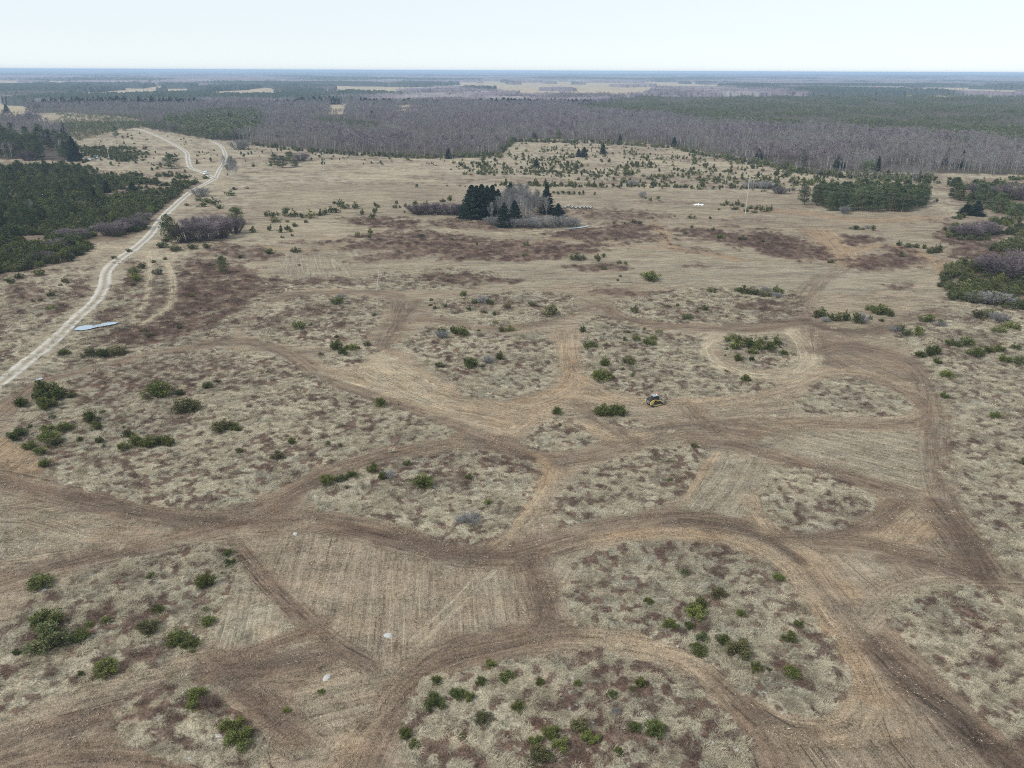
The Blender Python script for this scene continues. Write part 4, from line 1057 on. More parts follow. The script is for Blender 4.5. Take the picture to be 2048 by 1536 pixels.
J = [(92,797,46,38),(113,802,40,30),(93,822,36,32),(45,815,26,24),(144,796,15,14),(70,800,14,9),(314,799,52,30),(360,792,18,15),(374,828,50,28),(416,778,20,16),(105,838,14,8),
 (180,717,30,18),(208,716,22,20),(236,712,32,22),(130,712,22,10),(275,562,26,20),(285,538,16,14),(271,546,20,12),(315,550,18,14),(308,526,11,8),(267,572,10,8),(79,552,19,15),(130,566,13,13),(137,567,6,6),(40,558,16,13),(23,568,14,14),(11,562,8,6),(103,594,13,13),(67,604,10,8),(80,602,9,8),(121,572,8,7),(112,584,6,5),(103,620,18,12),(123,612,10,8),
 (228,518,12,9),(258,505,12,10),(330,520,10,8),(385,594,12,10),(401,618,6,5),(360,659,11,13),(300,675,18,12),(288,665,16,6),(427,531,9,5),(481,517,11,10),(435,765,14,10),(185,847,26,30),(193,862,22,22),(206,828,14,10),(247,858,9,8),(95,866,24,18),(61,856,12,10),
 (40,880,36,22),(60,902,24,22),(98,887,40,30),(112,895,30,22),(82,910,24,18),(91,936,22,20),(132,864,30,20),(161,886,12,14),(200,888,15,20),(207,897,11,12),(248,902,20,20),(255,876,20,18),(272,897,28,30),(300,897,30,28),(322,892,20,22),(338,895,22,26),(445,866,38,20),(470,862,26,16),(480,907,16,13),
 (593,505,19,12),(540,509,21,12),(598,532,7,6),(675,609,23,18),(597,659,26,18),(621,652,10,8),(748,633,12,9),(673,676,9,10),(673,702,23,24),(686,711,18,17),(702,702,24,16),(734,692,14,13),(643,711,11,11),(717,697,8,7),(927,594,13,14),(863,602,11,7),(861,612,10,7),(869,619,9,11),(890,615,12,11),(938,622,9,11),(949,608,12,12),(981,610,16,14),(967,627,14,9),(990,631,14,9),(1014,618,13,15),(990,648,13,9),
 (884,668,18,16),(912,669,20,20),(925,673,20,24),(957,663,9,7),(1003,665,14,18),(1020,664,16,14),(942,737,28,26),(1000,720,15,22),(966,735,8,8),(880,735,18,12),(761,814,20,22),(797,810,4,7),(682,853,9,10),(535,746,9,9),
 (1052,491,13,11),(1046,513,8,7),(1054,512,9,10),(1146,521,12,14),(1157,522,14,16),(1168,520,11,13),(1194,519,12,15),(1207,515,10,11),(1197,523,6,8),(1208,540,11,10),(1238,528,10,10),(1251,529,8,10),(1302,565,38,20),(1240,554,8,6),(1235,562,6,6),(1477,585,16,12),(1490,590,22,22),(1512,592,24,14),(1532,594,20,14),(1556,592,20,22),(1424,586,17,9),(1066,614,18,13),(1100,634,34,26),(1268,627,15,17),(1335,616,14,8),(1355,614,6,10),(1373,640,22,13),(1409,622,19,13),(1394,625,8,7),(1453,636,8,6),(1483,633,11,6),
 (1165,666,12,19),(1222,653,5,5),(1257,667,9,8),(1288,662,8,10),(1318,667,14,10),(1272,683,16,16),(1299,692,23,19),(1306,680,14,12),(1249,684,8,14),(1213,692,8,10),(1180,699,28,7),(1209,732,18,24),(1258,730,26,14),(1245,740,8,9),(1202,763,33,29),(1222,757,12,14),(1265,752,9,10),(1490,762,17,16),(1453,742,9,6),(1115,830,19,20),(1120,852,9,10),(1206,834,34,30),(1234,834,34,30),
 (1455,684,16,12),(1466,680,12,14),(1477,684,13,18),(1473,700,26,24),(1490,690,16,18),(1500,698,24,26),(1515,702,18,26),(1520,690,14,18),(1538,702,22,22),(1551,692,17,26),(1530,680,10,12),(1475,723,18,17),(1503,724,11,18),(1505,708,18,12),(1566,711,17,12),(1560,696,7,8),(1454,700,6,8),(1450,712,5,6),
 (1632,636,20,18),(1643,634,20,26),(1660,642,15,22),(1674,643,20,22),(1691,643,17,28),(1712,648,22,24),(1750,630,24,24),(1740,622,18,14),(1765,630,22,22),(1778,634,16,18),(1763,644,12,9),(1740,640,10,12),
 (1799,662,16,16),(1812,672,18,16),(1833,672,24,22),(1853,645,26,20),(1880,652,14,14),(1957,640,28,22),(1980,632,20,16),(1905,695,26,20),(1932,694,26,24),(1840,716,22,14),(1856,714,20,24),(1870,710,20,22),(1875,728,15,14),(1948,715,32,16),(1975,708,22,16),(2007,725,20,20),(1996,705,22,14),(2033,730,28,20),(2032,700,20,14),(1893,757,26,16),(1888,797,14,16),(1990,838,20,18),(2046,930,14,22),(2020,660,30,18),(1996,668,26,12),
 (1798,492,10,15),(1815,495,16,9),(1832,496,16,10),(1848,498,10,12),(1858,507,12,16),(1868,506,12,20),(1878,505,12,22),(1803,510,8,10),(1710,460,18,10),(1747,462,13,13),(1725,460,10,6),(1928,453,14,8),(1949,455,14,10),(1872,405,9,10),
 (86,1180,44,26),(458,1114,20,13),(460,1134,22,18),(449,1150,12,11),(413,1180,36,38),(305,1158,18,12),(583,889,15,17),(556,920,25,15),(680,894,9,11),(655,888,12,9),(655,971,32,13),(683,965,22,14),(705,958,24,18),(693,978,10,10),(746,948,20,24),(766,961,16,26),(814,932,16,14),(848,976,42,13),(937,959,13,14),(977,1009,17,13),(937,1005,12,8),
 (1337,924,9,8),(1348,925,8,6),(1389,896,16,14),(1340,963,14,8),(98,1262,56,42),(105,1305,74,46),(164,1288,32,34),(178,1258,18,14),(316,1230,24,24),(215,1248,20,18),(300,1272,42,16),(360,1292,42,36),(385,1304,36,26),(412,1226,14,14),(417,1254,28,24),(218,1355,46,36),(163,1358,15,16),(36,1312,14,16),(393,1404,36,32),(388,1424,26,18),(466,1474,46,38),(482,1502,52,30),
 (643,1391,15,12),(574,1427,15,11),(980,1338,22,14),(874,1372,20,22),(914,1400,28,26),(938,1404,20,22),(868,1424,42,32),(968,1450,32,30),(812,1480,24,26),(828,1499,22,16),(962,1374,20,22),(1015,1365,28,24),(922,1478,14,12),(1036,1428,24,28),(1080,1374,18,24),(1155,1375,16,18),(1280,1376,20,30),(1264,1382,14,12),(1222,1397,20,14),
 (1296,1209,17,18),(1381,1228,24,24),(1400,1218,24,34),(1392,1238,40,16),(1437,1198,26,28),(1367,1152,20,18),(1340,1260,30,16),(1378,1258,20,16),(1403,1285,26,24),(1393,1312,34,24),(1442,1290,26,26),(1475,1316,48,28),(1482,1236,20,20),(1510,1348,22,28),(1268,1464,24,24),(1308,1474,38,40),(1157,1468,32,34),(1180,1487,34,30),(1100,1480,34,30),(1072,1496,28,26),(1120,1504,32,28),(1078,1536,48,38),(1236,1512,18,24),(1315,1172,12,8),
 (1557,1162,22,15),(1596,1255,18,18),(1578,1286,28,26),(1580,1358,32,30),(1562,1248,14,10),(1537,1345,12,12),(1120,1398,10,10),
 (533,434,9,14),(544,437,15,18),(556,432,8,10),(568,434,22,20),(585,436,20,16),(552,445,20,12),(575,445,10,6),(606,437,16,12),(622,438,20,16),(612,446,9,8),(636,432,10,8),(643,432,11,16),(651,430,12,16),(661,426,13,16),(674,427,18,13),(669,408,9,8),(681,414,14,18),(691,418,16,14),(712,419,14,18),(724,430,9,14),(751,413,8,12),(757,415,8,9),(751,427,12,16),(746,438,13,16),(790,417,9,10),(793,408,6,10),(800,416,5,7),(811,414,5,10),(809,426,4,7),(540,462,10,16),(561,466,11,18),(575,460,12,12),(590,454,12,12),(580,464,12,10),(585,472,8,7),(565,476,9,7),(741,470,9,18),(715,474,11,13),(739,476,8,7),(842,474,14,9),(904,480,8,7),(954,490,6,8),(830,416,14,16),(852,417,14,18),(885,404,12,9),(900,402,10,14),(1300,402,8,9),(1314,399,14,8),(1290,398,9,6),(1350,433,4,6),(1384,437,15,10),(1421,437,8,7),(1445,412,12,8),(1438,420,8,5),
 (1454,410,10,12),(1463,413,9,9),(1474,412,10,14),(1484,414,9,9),(1470,420,16,9),(1500,418,14,10),(1512,420,10,12),(1521,423,10,16),(1532,424,12,16),(1540,422,9,14),(1492,424,10,10),(1508,426,12,8),
 (1228,447,6,6),(1250,448,6,6),(1268,446,16,10),(1280,448,8,10),(1383,455,8,7),(1426,461,8,9),(1370,468,10,9),(1440,478,20,6),(1525,484,12,7),(1482,480,20,4),(1660,526,16,7),(1803,514,9,9),(1565,583,10,7),
 (400,402,16,10),(415,406,20,10),(430,410,20,14),(440,418,16,9),(405,414,18,9),(460,392,18,12),(375,412,14,8),(493,378,10,6),(505,466,12,16),(470,380,14,8),(1108,387,9,7),(1118,389,14,9),(1128,389,12,10),(1139,390,14,10),(1149,389,9,9),(1159,391,9,10),(1167,391,6,13),(1189,391,5,10),(325,497,22,14),(350,503,24,14),(385,500,20,12),(415,497,18,12),(332,485,14,12)]
ZB = [((-20,755,160,845),'on the heath corner nearest the gravel track'),((-20,845,158,960),'in the thicket on the far-left heath edge'),((158,820,356,960),'on the heath just in from the left thicket'),((250,755,440,845),'on the brown heather of the wide left heath'),((356,735,910,935),'on the straw heath below the sandy triangle'),
 ((110,690,262,722),'in the row below the long puddle'),((-20,540,172,640),'on the grassy verge beyond the gravel track'),((250,500,345,600),'in the heather strips beside the gravel track'),((345,510,470,700),'in the dark heather above the puddle'),((280,655,345,700),'on the heather just below the puddle'),((220,495,262,525),'at the grassy foot of the left scrub'),
 ((470,490,620,545),'by the combed strip above the bare crossing'),((560,590,640,662),'on the brown island left of the mulched fan'),((640,590,780,720),'around the small island above the sandy triangle'),((840,580,1160,655),'on the heath strip below the leaning pole'),((780,640,1130,800),'on the bowl-shaped island beside the sandy lane'),
 ((1440,664,1600,735),'inside the sandy ring track'),((1140,640,1262,800),'near side of the sandy lane, on grey heath'),((1262,640,1600,800),'on grey heath between loader and ring track'),((1100,805,1135,870),'on the triangle island below the sandy lane'),((1185,805,1270,860),'in the clump beside the yellow loader'),
 ((1470,570,1570,600),'in the hedge beyond the ring track'),((1225,570,1500,645),'on the heath strip above the ring track'),((1620,610,1795,660),'in the long hedge beside the dark track junction'),((1795,640,2060,680),'on the far rows of the right-hand heath'),((1830,680,2060,740),'in the near rows of the right-hand heath'),((1870,740,2060,950),'lone on the open right-hand heath'),
 ((1785,480,1890,515),'in the hedge by the orange turning place'),((1700,450,1755,465),'in the tiny clump on the sandy field'),((1860,390,1960,460),'on the rough ground beside the right pines'),((1140,510,1260,545),'on the patch above the wide mown field'),((1225,550,1325,570),'at the near rim of the wide mown field'),
 ((-20,1090,240,1210),'on the top rim of the lower-left heath'),((-20,1210,240,1380),'on the big-bush side of lower-left heath'),((240,1090,500,1320),'on the eastern side of the lower-left heath'),((370,1370,560,1536),'on the bottom-left heath corner'),((560,1370,660,1440),'alone on the mulched soil by the boulders'),
 ((600,920,1090,1090),'on the heath island left of the central crossing'),((1300,880,1420,980),'on the heath island above the curved rows'),((780,1320,1060,1540),'on the western half of the bottom heath'),((1040,1340,1340,1560),'on the eastern half of the bottom heath'),((1280,1130,1460,1325),'on the western half of the rounded island'),((1460,1130,1640,1370),'on the eastern half of the rounded island'),
 ((525,400,640,450),'in the long hedge of the middle meadow'),((640,400,700,435),'at the near end of the meadow hedge'),((700,400,820,445),'between the meadow hedge and the spruces'),((525,450,600,480),'in the group below the meadow hedge'),((700,455,1060,520),'in the wide brown heather below the spruces'),((820,395,910,420),'beside the purple bushes left of the spruces'),
 ((1100,375,1195,395),'in the short row behind the spruce clump'),((1280,395,1330,405),'on the mown field near the white heap'),((1340,405,1435,440),'between white heap and tall pole'),((1435,400,1550,430),'in the thicket around the tall pole'),((1220,440,1290,455),'on the heather hump right of the ditch water'),((1360,450,1540,495),'on the long dark heather band'),((1555,500,1830,600),'on the dark heather by the sandy field'),((365,375,520,480),'beside the gravel track below its fork')]
ORD = 'first second third fourth fifth sixth seventh eighth ninth tenth eleventh twelfth thirteenth fourteenth fifteenth sixteenth seventeenth eighteenth nineteenth twentieth'.split()
def zone(px, py):
    for (a, b, c, d), ph in ZB:
        if a <= px <= c and b <= py <= d: return ph
    return None
JL = []
for (px, py, w, h) in J:
    JL.append(dict(px=px, py=py, w=w, h=h, z=zone(px, py)))
MEADOWS = [([(980,369),(1560,376),(1560,379),(980,373)], 110, 'ditch hedge line'), ([(165,292),(240,264),(285,262),(430,288),(446,325),(420,345),(360,352),(220,332),(172,312)], 110, 'far left meadow inside the forking tracks'),
 ([(462,312),(512,296),(700,312),(900,314),(1020,306),(1020,332),(900,332),(650,330),(470,336)], 70, 'far meadow strip at the foot of the wood'),
 ([(1024,280),(1130,286),(1340,300),(1490,325),(1690,352),(1650,374),(1500,370),(1200,366),(1050,350),(1200,325),(1024,300)], 800, 'tawny far meadow right of the lone spruces'),
 ([(820,375),(1000,371),(1300,372),(1600,380),(1600,386),(1300,377),(1000,375)], 60, 'straight ditch line behind the spruces'),
 ([(455,360),(520,300),(470,290),(450,330)], 14, 'far meadow by the fork'),
 ([(985,292),(1000,278),(860,270),(800,276),(860,292)], 34, 'clearing within the grey wood'),
 (DENSEJ, 330, 'green thicket in the far meadow'),
 ([(870,312),(1010,300),(1010,306),(900,318)], 40, 'green fringe of the wood')]
for P, n, ph in MEADOWS:
    P_ = np.array(P, float); c = 0
    while c < n:
        qx = P_[:, 0].min() + np.ptp(P_[:, 0]) * rng.random(1); qy = P_[:, 1].min() + np.ptp(P_[:, 1]) * rng.random(1)
        if not inpoly(qx, qy, P)[0]: continue
        if n > 300 and fbm(qx / 34, qy / 9, 7, 2)[0] < .5 and rng.random() < .8: continue
        sz = (2.4 + 4.2 * rng.random() ** 2) * (1 + (qy[0] - 290) / 120)
        JL.append(dict(px=qx[0], py=qy[0], w=sz * (.8 + .5 * rng.random()), h=sz * (.9 + .7 * rng.random()), z=None, m=ph)); c += 1
# continuous green scrub: left of the gravel track, and on the right
def fillpoly(P, spacing, f):
    x, y, _ = G([p[0] for p in P], [p[1] for p in P])
    x0, x1, y0, y1 = max(x.min(), -900), min(x.max(), 900), y.min(), y.max()
    X, Y = np.meshgrid(np.arange(x0, x1, spacing), np.arange(y0, y1, spacing)); X = X.ravel(); Y = Y.ravel()
    X = X + (rng.random(len(X)) - .5) * spacing; Y = Y + (rng.random(len(X)) - .5) * spacing
    px, py = toPix(X, Y); k = inpoly(px, py, P) & (px > -120) & (px < 2180)
    return X[k], Y[k]
SX, SY, SW, SH = [], [], [], []
for P, sp, dn in ((SCRUB, 2.7, .80), (PINE2, 3.2, .8), (THICK, 2.8, .62), (ROUGH, 3.4, .18), ([(160, 298), (255, 293), (300, 300), (290, 322), (165, 326)], 3.6, .5), ([(215, 348), (330, 352), (420, 350), (425, 358), (300, 358), (215, 356)], 3.2, .35)):
    x, y = fillpoly(P, sp, 0)
    px, py = toPix(x, y)
    k = (fbm(x / 11, y / 11, 201, 2) + .0 * x > .62 - .3 * dn) & ~(inpoly(px, py, PINE2) & (rng.random(len(x)) < .45))
    x, y = x[k], y[k]; n = len(x)
    SX.append(x); SY.append(y); SW.append((2.4 + 2.0 * rng.random(n))); SH.append((1.8 + 2.2 * rng.random(n)))
# woodland fringe: junipers and low pines along the foot of the birch wood
x, y = fillpoly(FRINGE, 4.2, 0)
SX.append(x); SY.append(y); SW.append(2.4 + 2.4 * rng.random(len(x))); SH.append(1.8 + 3.2 * rng.random(len(x)))
scx, scy, scw, sch = map(np.concatenate, (SX, SY, SW, SH))
def off_road(x, y, r=4.5):
    k = np.ones(len(x), bool)
    for L in ROADS.values(): k &= near_line(x, y, L, r + 1)[0] > r
    return k
k = off_road(scx, scy); scx, scy, scw, sch = scx[k], scy[k], scw[k], sch[k]
jx_, jy_, _ = G([d['px'] for d in JL], [d['py'] for d in JL]); vx_, vy_, _ = G1(413, 349)
kk_ = off_road(jx_, jy_) & ((jx_ - vx_) ** 2 + (jy_ - vy_) ** 2 > 144)
JL = [d for d, q in zip(JL, kk_) if q or d['z']]

def put_juniper(d, label, group):
    x, y, wm, hm = place(d['px'], d['py'], d['w'], d['h'])
    q = 'hi' if d['py'] > 700 else ('mid' if d['py'] > 480 else 'lo')
    tall = hm > 1.05 * wm
    c = [i for i, (kd, _, _) in enumerate(LIBJ[q]) if (kd == 'cone') == tall] or list(range(len(LIBJ[q])))
    i = random.choice(c)
    dark = 1 if random.random() < (.7 if d['py'] < 560 else .05) else (2 if random.random() < .12 else 0)
    fo, st, both = jmesh(q, i, dark)
    z = h1(x, y) - .06
    if q == 'lo':
        o = link('juniper', both, loc=(x, y, z)); 
    else:
        o = empty('juniper', (x, y, z)); link('foliage', fo, o); link('stem', st, o)
    o.rotation_euler = (0, 0, random.random() * 6.28); o.scale = (wm * 1.28, wm * 1.28, hm * 1.15)
    tag(o, label, 'juniper', group)
    return dark
named = [d for d in JL if d['z']]
loose = sorted([d for d in JL if not d['z']], key=lambda d: -d['w'] * d['h'])
named.sort(key=lambda d: -d['w'] * d['h'])
EXTRA = named[262:]; named = named[:262]
small = loose[:38]; rest = loose[38:] + EXTRA
zs = {}
for d in named: zs.setdefault(d['z'], []).append(d)
for ph, L in zs.items():
    L.sort(key=lambda d: d['px'])
    ms = sorted(d['w'] for d in L)[len(L) // 2]
    for i, d in enumerate(L):
        big = 'large' if d['w'] > 1.5 * ms else ('small' if d['w'] < .68 * ms else '')
        shp = 'low spreading' if d['w'] > 1.9 * d['h'] else ('upright' if d['h'] > 1.15 * d['w'] else 'rounded')
        if len(L) == 1: lab = f'{big} {shp} green juniper standing {ph}'
        elif i == 0: lab = f'{big} {shp} juniper, leftmost of those {ph}'
        elif i == len(L) - 1: lab = f'{big} {shp} juniper, rightmost of those {ph}'
        else: lab = f'{big} {shp} juniper, {ORD[min(i, 19)]} from left {ph}'
        put_juniper(d, ' '.join(lab.split()), 'junipers ' + ph)
for d in small:
    ph = d.get('m', 'far meadow')
    put_juniper(d, 'larger dark juniper of the ' + ph, 'bigger junipers of the ' + ph)
# the rest of the junipers as one scrub
X_, Y_, W_, H_ = [], [], [], []
for d in rest:
    x, y, wm, hm = place(d['px'], d['py'], d['w'], d['h']); X_.append(x); Y_.append(y); W_.append(wm); H_.append(hm)
x = np.concatenate([X_, scx]); y = np.concatenate([Y_, scy]); w = np.concatenate([W_, scw]); h = np.concatenate([H_, sch]); n = len(x)
js = [source('juniper_scrub_plant', jmesh(q, i, dk)[2]) for q, i, dk in (('lo', 0, True), ('lo', 1, True), ('mid', 2, True), ('lo', 2, False), ('mid', 0, True), ('mid', 1, False))]
vi = np.where(np.hypot(x, y) < 420, rng.choice([2, 4, 5, 4], n), rng.choice([0, 0, 1, 3], n))
scatter('juniper_scrub', np.stack([x, y, hgt(x, y) - .1], 1), rng.random(n) * 6.28, np.stack([w * 1.15, w * 1.15, h], 1), vi, js, 'small and massed junipers of the scrub, thickets and far meadows', 'juniper scrub')

# ---- bare bushes
BU = {}
for i in range(3):
    BU['willow', i] = g_bush(500 + i, 60, 60, .10, .0052).mesh('willow_bush', [M['willow']])
    BU['grey', i] = g_bush(510 + i, 44, 48, .10, .0055).mesh('grey_bush', [M['grey']])
    BU['red', i] = g_bush(520 + i, 40, 40, .07, .006).mesh('red_bush', [M['heather']])
B = [(375,487,50,46,'willow','beside the big pine by the gravel track'),(410,484,60,46,'willow','beside the big pine by the gravel track'),(445,478,50,42,'willow','beside the big pine by the gravel track'),(472,468,36,36,'willow','beside the big pine by the gravel track'),(395,466,50,36,'willow','beside the big pine by the gravel track'),(430,458,50,30,'willow','beside the big pine by the gravel track'),
 (145,482,46,22,'willow','in the green scrub left of the gravel track'),(225,474,54,34,'willow','in the green scrub left of the gravel track'),(265,462,46,30,'willow','in the green scrub left of the gravel track'),(120,500,40,22,'willow','in the green scrub left of the gravel track'),(88,522,34,20,'willow','in the green scrub left of the gravel track'),(285,445,34,20,'willow','in the green scrub left of the gravel track'),(56,322,30,22,'willow','in the dark pine wood far left'),(402,394,34,14,'grey','by the gravel track below the fork'),
 (2010,562,90,50,'willow','in the thicket at the right edge'),(2044,545,60,50,'willow','in the thicket at the right edge'),(1975,548,50,30,'willow','in the thicket at the right edge'),(1930,476,50,14,'willow','on rough ground at the right edge'),(1965,470,50,18,'willow','on rough ground at the right edge'),(1955,388,36,14,'willow','on rough ground at the right edge'),(2020,400,60,24,'willow','on rough ground at the right edge'),(1990,612,50,22,'grey','below the right-edge thicket'),(1950,606,40,22,'grey','below the right-edge thicket'),
 (884,678,26,20,'grey','on the bowl-shaped island'),(978,728,22,20,'grey','on the bowl-shaped island'),(965,608,22,18,'grey','on the heath strip below the leaning pole'),(684,600,14,14,'grey','behind a juniper by the leaning pole'),(942,1050,36,20,'grey','on the heath island left of the crossing'),(922,1046,20,14,'grey','on the heath island left of the crossing'),(1552,596,18,14,'grey','in the hedge beyond the ring track'),(1530,584,18,12,'grey','in the hedge beyond the ring track'),(1722,648,24,24,'grey','in the long hedge beside the dark junction'),(1650,645,18,12,'grey','in the long hedge beside the dark junction'),(780,958,22,22,'grey','behind junipers on the central island'),(198,1290,1,1,'grey',''),
 (1790,664,20,12,'grey','on the right-hand heath by the dark track'),(1880,655,18,12,'grey','on the right-hand heath by the dark track'),(1925,690,20,12,'grey','on the right-hand heath by the dark track'),(1995,645,34,16,'grey','on the right-hand heath by the dark track'),
 (840,430,40,14,'willow','left of the dark spruces'),(870,430,44,16,'willow','left of the dark spruces'),(900,430,40,20,'willow','left of the dark spruces'),(922,432,30,26,'willow','left of the dark spruces'),(986,452,30,22,'grey','at the foot of the spruce clump'),(1020,456,34,18,'grey','at the foot of the spruce clump'),(1045,456,36,22,'grey','at the foot of the spruce clump'),(1072,456,36,24,'grey','at the foot of the spruce clump'),(1098,455,36,26,'grey','at the foot of the spruce clump'),(1124,455,36,26,'grey','at the foot of the spruce clump'),(1145,455,34,20,'grey','at the foot of the spruce clump'),(1010,444,26,20,'grey','at the foot of the spruce clump'),(1060,446,30,20,'grey','at the foot of the spruce clump'),
 (426,1428,44,36,'red','on the bottom-left heath corner'),(1265,372,22,9,'grey','on the ditch line beyond the mown field'),(1500,377,26,10,'grey','on the ditch line beyond the mown field'),(1527,378,30,14,'grey','on the ditch line beyond the mown field'),(1285,396,14,14,'grey','alone on the mown field'),(1680,605,1,1,'grey',''),(1560,388,26,10,'willow','in front of the right pine wood'),(1690,428,18,18,'grey','in front of the right pine wood'),(1232,1430,16,16,'grey','on the bottom heath near the pale stone'),
 (480,300,36,10,'grey','below the far pines by the loop track'),(600,322,30,8,'willow','beside the far pine mound'),(1735,458,10,9,'grey','in the tiny clump on the sandy field')]
cnt = {}
B = [b for b in B if b[2] > 1]
for b in B: cnt.setdefault((b[4], b[5]), []).append(b)
for (kd, ph), L in cnt.items():
    L.sort(key=lambda b: b[0])
    for i, (px, py, w, h, _, _) in enumerate(L):
        x, y, wm, hm = place(px, py, w, h)
        o = link('bare_bush', BU[kd, random.randrange(3)], loc=(x, y, h1(x, y) - .08))
        o.rotation_euler = (0, 0, random.random() * 6.28); o.scale = (wm * 1.4, wm * 1.4, hm)
        c = {'willow': 'purplish leafless bush', 'grey': 'pale grey leafless bush', 'red': 'reddish brown leafless bush'}[kd]
        tag(o, (f'{c} {ph}' if len(L) == 1 else f'{c}, {ORD[i]} from left {ph}'), 'bush', f'{c}es {ph}' if len(L) > 1 else None)

# ---- trees with trunk and crown
def tree(name, pair, mats, px, py, w, h, label, cat, group=None, wk=1.0, loc=None):
    if loc is None: x, y, wm, hm = place(px, py, w, h, .8); 
    else: x, y, wm, hm = loc
    o = empty(name, (x, y, h1(x, y) * (math.hypot(x, y) < 1500) - .1), random.random() * 6.28, (wm * wk, wm * wk, hm))
    link('crown', pair[0], o); link('trunk', pair[1], o)
    return tag(o, label, cat, group)
def pairs(f, n, m, name):
    out = []
    for i in range(n):
        a, b = f(i); out.append((a.mesh(name + '_crown', [m[0]]), b.mesh(name + '_trunk', [m[1]])))
    return out
SP = pairs(lambda i: g_spruce(600 + i, 30, 12, 11, .0105), 4, (M['spruce'], M['bark']), 'spruce')
PI = pairs(lambda i: g_pine(630 + i, 76, 38, .045, .0095, .12), 6, (M['pine'], M['pine_bark']), 'pine')
BI = pairs(lambda i: g_birch(650 + i, 36, 42, .055, .0026, spread=.24, tk=.0062, low=.22), 5, (M['grey'], M['white_bark']), 'birch')
CL = 'in the dark clump amid the meadow'
for i, (px, py, w, h, lab) in enumerate([(944,439,42,73,'tall dark spruce at the left end of the clump amid the meadow'),(964,438,38,73,'tall dark spruce, second from left in the central clump'),(954,434,34,66,'dark spruce wedged between the two leftmost of the clump'),(975,430,30,62,'dark spruce third from left in the central clump'),(996,430,26,54,'lower dark spruce behind the near-edge spruces of the clump'),(985,433,30,66,'dark spruce behind the pale leafless tree in the clump'),(1021,420,30,56,'dark pointed spruce standing among the grey birches of the clump'),(1008,455,26,53,'dark narrow spruce at the near edge of the central clump'),(1029,447,27,49,'brighter green spruce at the near edge of the clump'),(1093,428,26,62,'tall spruce at the right end of the grey birches'),(1116,434,23,30,'small spruce at the right tip of the central clump')]):
    tree('spruce_tree', SP[i % 4], 0, px, py, w, h, lab, 'spruce', 'spruces of the clump amid the meadow', 3.7)
for i, (px, py, w, h, lab) in enumerate([(1206,309,12,24,'lone columnar spruce on the far tawny meadow'),(1157,314,11,18,'lower spruce of the touching pair on the far meadow'),(1168,315,15,22,'wider spruce of the touching pair on the far meadow'),(1073,335,12,18,'small spruce in the green thicket of the far meadow'),(1068,277,11,15,'dark spruce at the wood edge left of the open meadow'),(1240,286,8,18,'thin spruce against the birch trunks of the wood edge'),
  (1348,294,13,21,'dark spruce at the bend of the wood edge'),(1516,319,17,22,'squat dark spruce at the wood edge above the meadow'),(1677,335,21,25,'broad dark spruce at the wood edge near the pines'),(1754,346,10,35,'tall thin spruce at the wood edge above the pine wood'),(1589,290,10,20,'spruce top rising from the middle of the grey wood'),(1893,330,17,36,'leaning dark spruce at the right wood edge'),(1922,336,13,37,'slim spruce next to the leaning one at the right edge'),(1545,300,8,20,'thin spruce within the birch trunks'),
  (897,318,12,23,'lone dark spruce at the foot of the grey wood'),(266,387,21,25,'pointed dark spruce in the left scrub near the track'),(214,386,16,26,'dark spruce standing second in the left scrub'),(190,399,10,25,'narrow dark spruce at the front of the left scrub'),(460,246,12,21,'dark pointed spruce among the far pines by the loop'),(784,285,8,20,'dark spruce in the grey wood, one of two close together'),(798,286,8,22,'taller of two close spruces in the grey wood'),(745,238,8,18,'spruce in the grey wood above the pale aspens'),
  (1952,433,26,36,'dense dark spruce in front of the right pines'),(1931,430,26,26,'squat dark spruce in front of the right pines'),(150,323,24,52,'tall dark spruce at the corner of the far left wood'),(128,300,14,30,'spruce behind the corner one in the far left wood'),(80,290,20,34,'dark spruce inside the far left wood'),(100,288,14,26,'smaller dark spruce inside the far left wood'),(14,226,12,18,'dark spruce at the small field far left'),(128,268,11,20,'spruce at the end of the far left pines'),(714,224,6,14,'tiny dark spruce top at the left of three in the wood'),(723,222,5,12,'tiny dark spruce top, middle of three in the wood'),(1377,245,7,8,'dark spruce crown by the bog pines'),(1334,256,7,9,'dark spruce crown amid the purple wood')]):
    tree('spruce_tree', SP[i % 4], 0, px, py, w, h, lab, 'spruce', 'single spruces on the meadow and wood edge', 3.3)
FARS = [(191,196,6,11),(201,194,8,13),(210,196,7,11),(234,194,6,13),(243,195,9,10),(250,196,9,9),(260,197,7,12),(289,195,10,16),(298,194,9,16),(306,194,9,14),(314,194,9,14),(323,193,9,12),(146,188,9,10),(151,188,8,9),(382,181,6,8),(392,182,6,10),(412,184,7,9),(450,178,8,6),(475,178,8,6),(490,178,8,6),(600,186,6,14),(590,184,6,10),(622,184,6,12),(636,186,9,9),(644,186,9,10),(652,186,9,10),(660,186,9,10),(800,178,8,7),(810,178,8,7),(822,178,8,7),(945,180,9,10),(925,180,6,9),
        (1846,178,7,10),(1856,178,6,7),(1910,183,7,7),(1918,185,6,7),(1925,184,8,9),(1990,182,10,12),(2000,181,10,14),(2010,181,10,13),(2022,181,12,12),(1506,191,6,8),(1660,190,6,9),(1095,167,4,4),(1105,167,4,4)]
for i, (px, py, w, h) in enumerate(FARS):
    o = link('spruce_tree', SL[i % 2], loc=(*G1(px, py)[:2], -.2)); t = G1(px, py)[2]
    o.scale = (w / F * t * 2.3, w / F * t * 2.3, h / F * t); o.rotation_euler = (0, 0, i)
    tag(o, 'distant dark spruce by the pale far fields, near the horizon', 'spruce', 'spruces around the far pale fields')
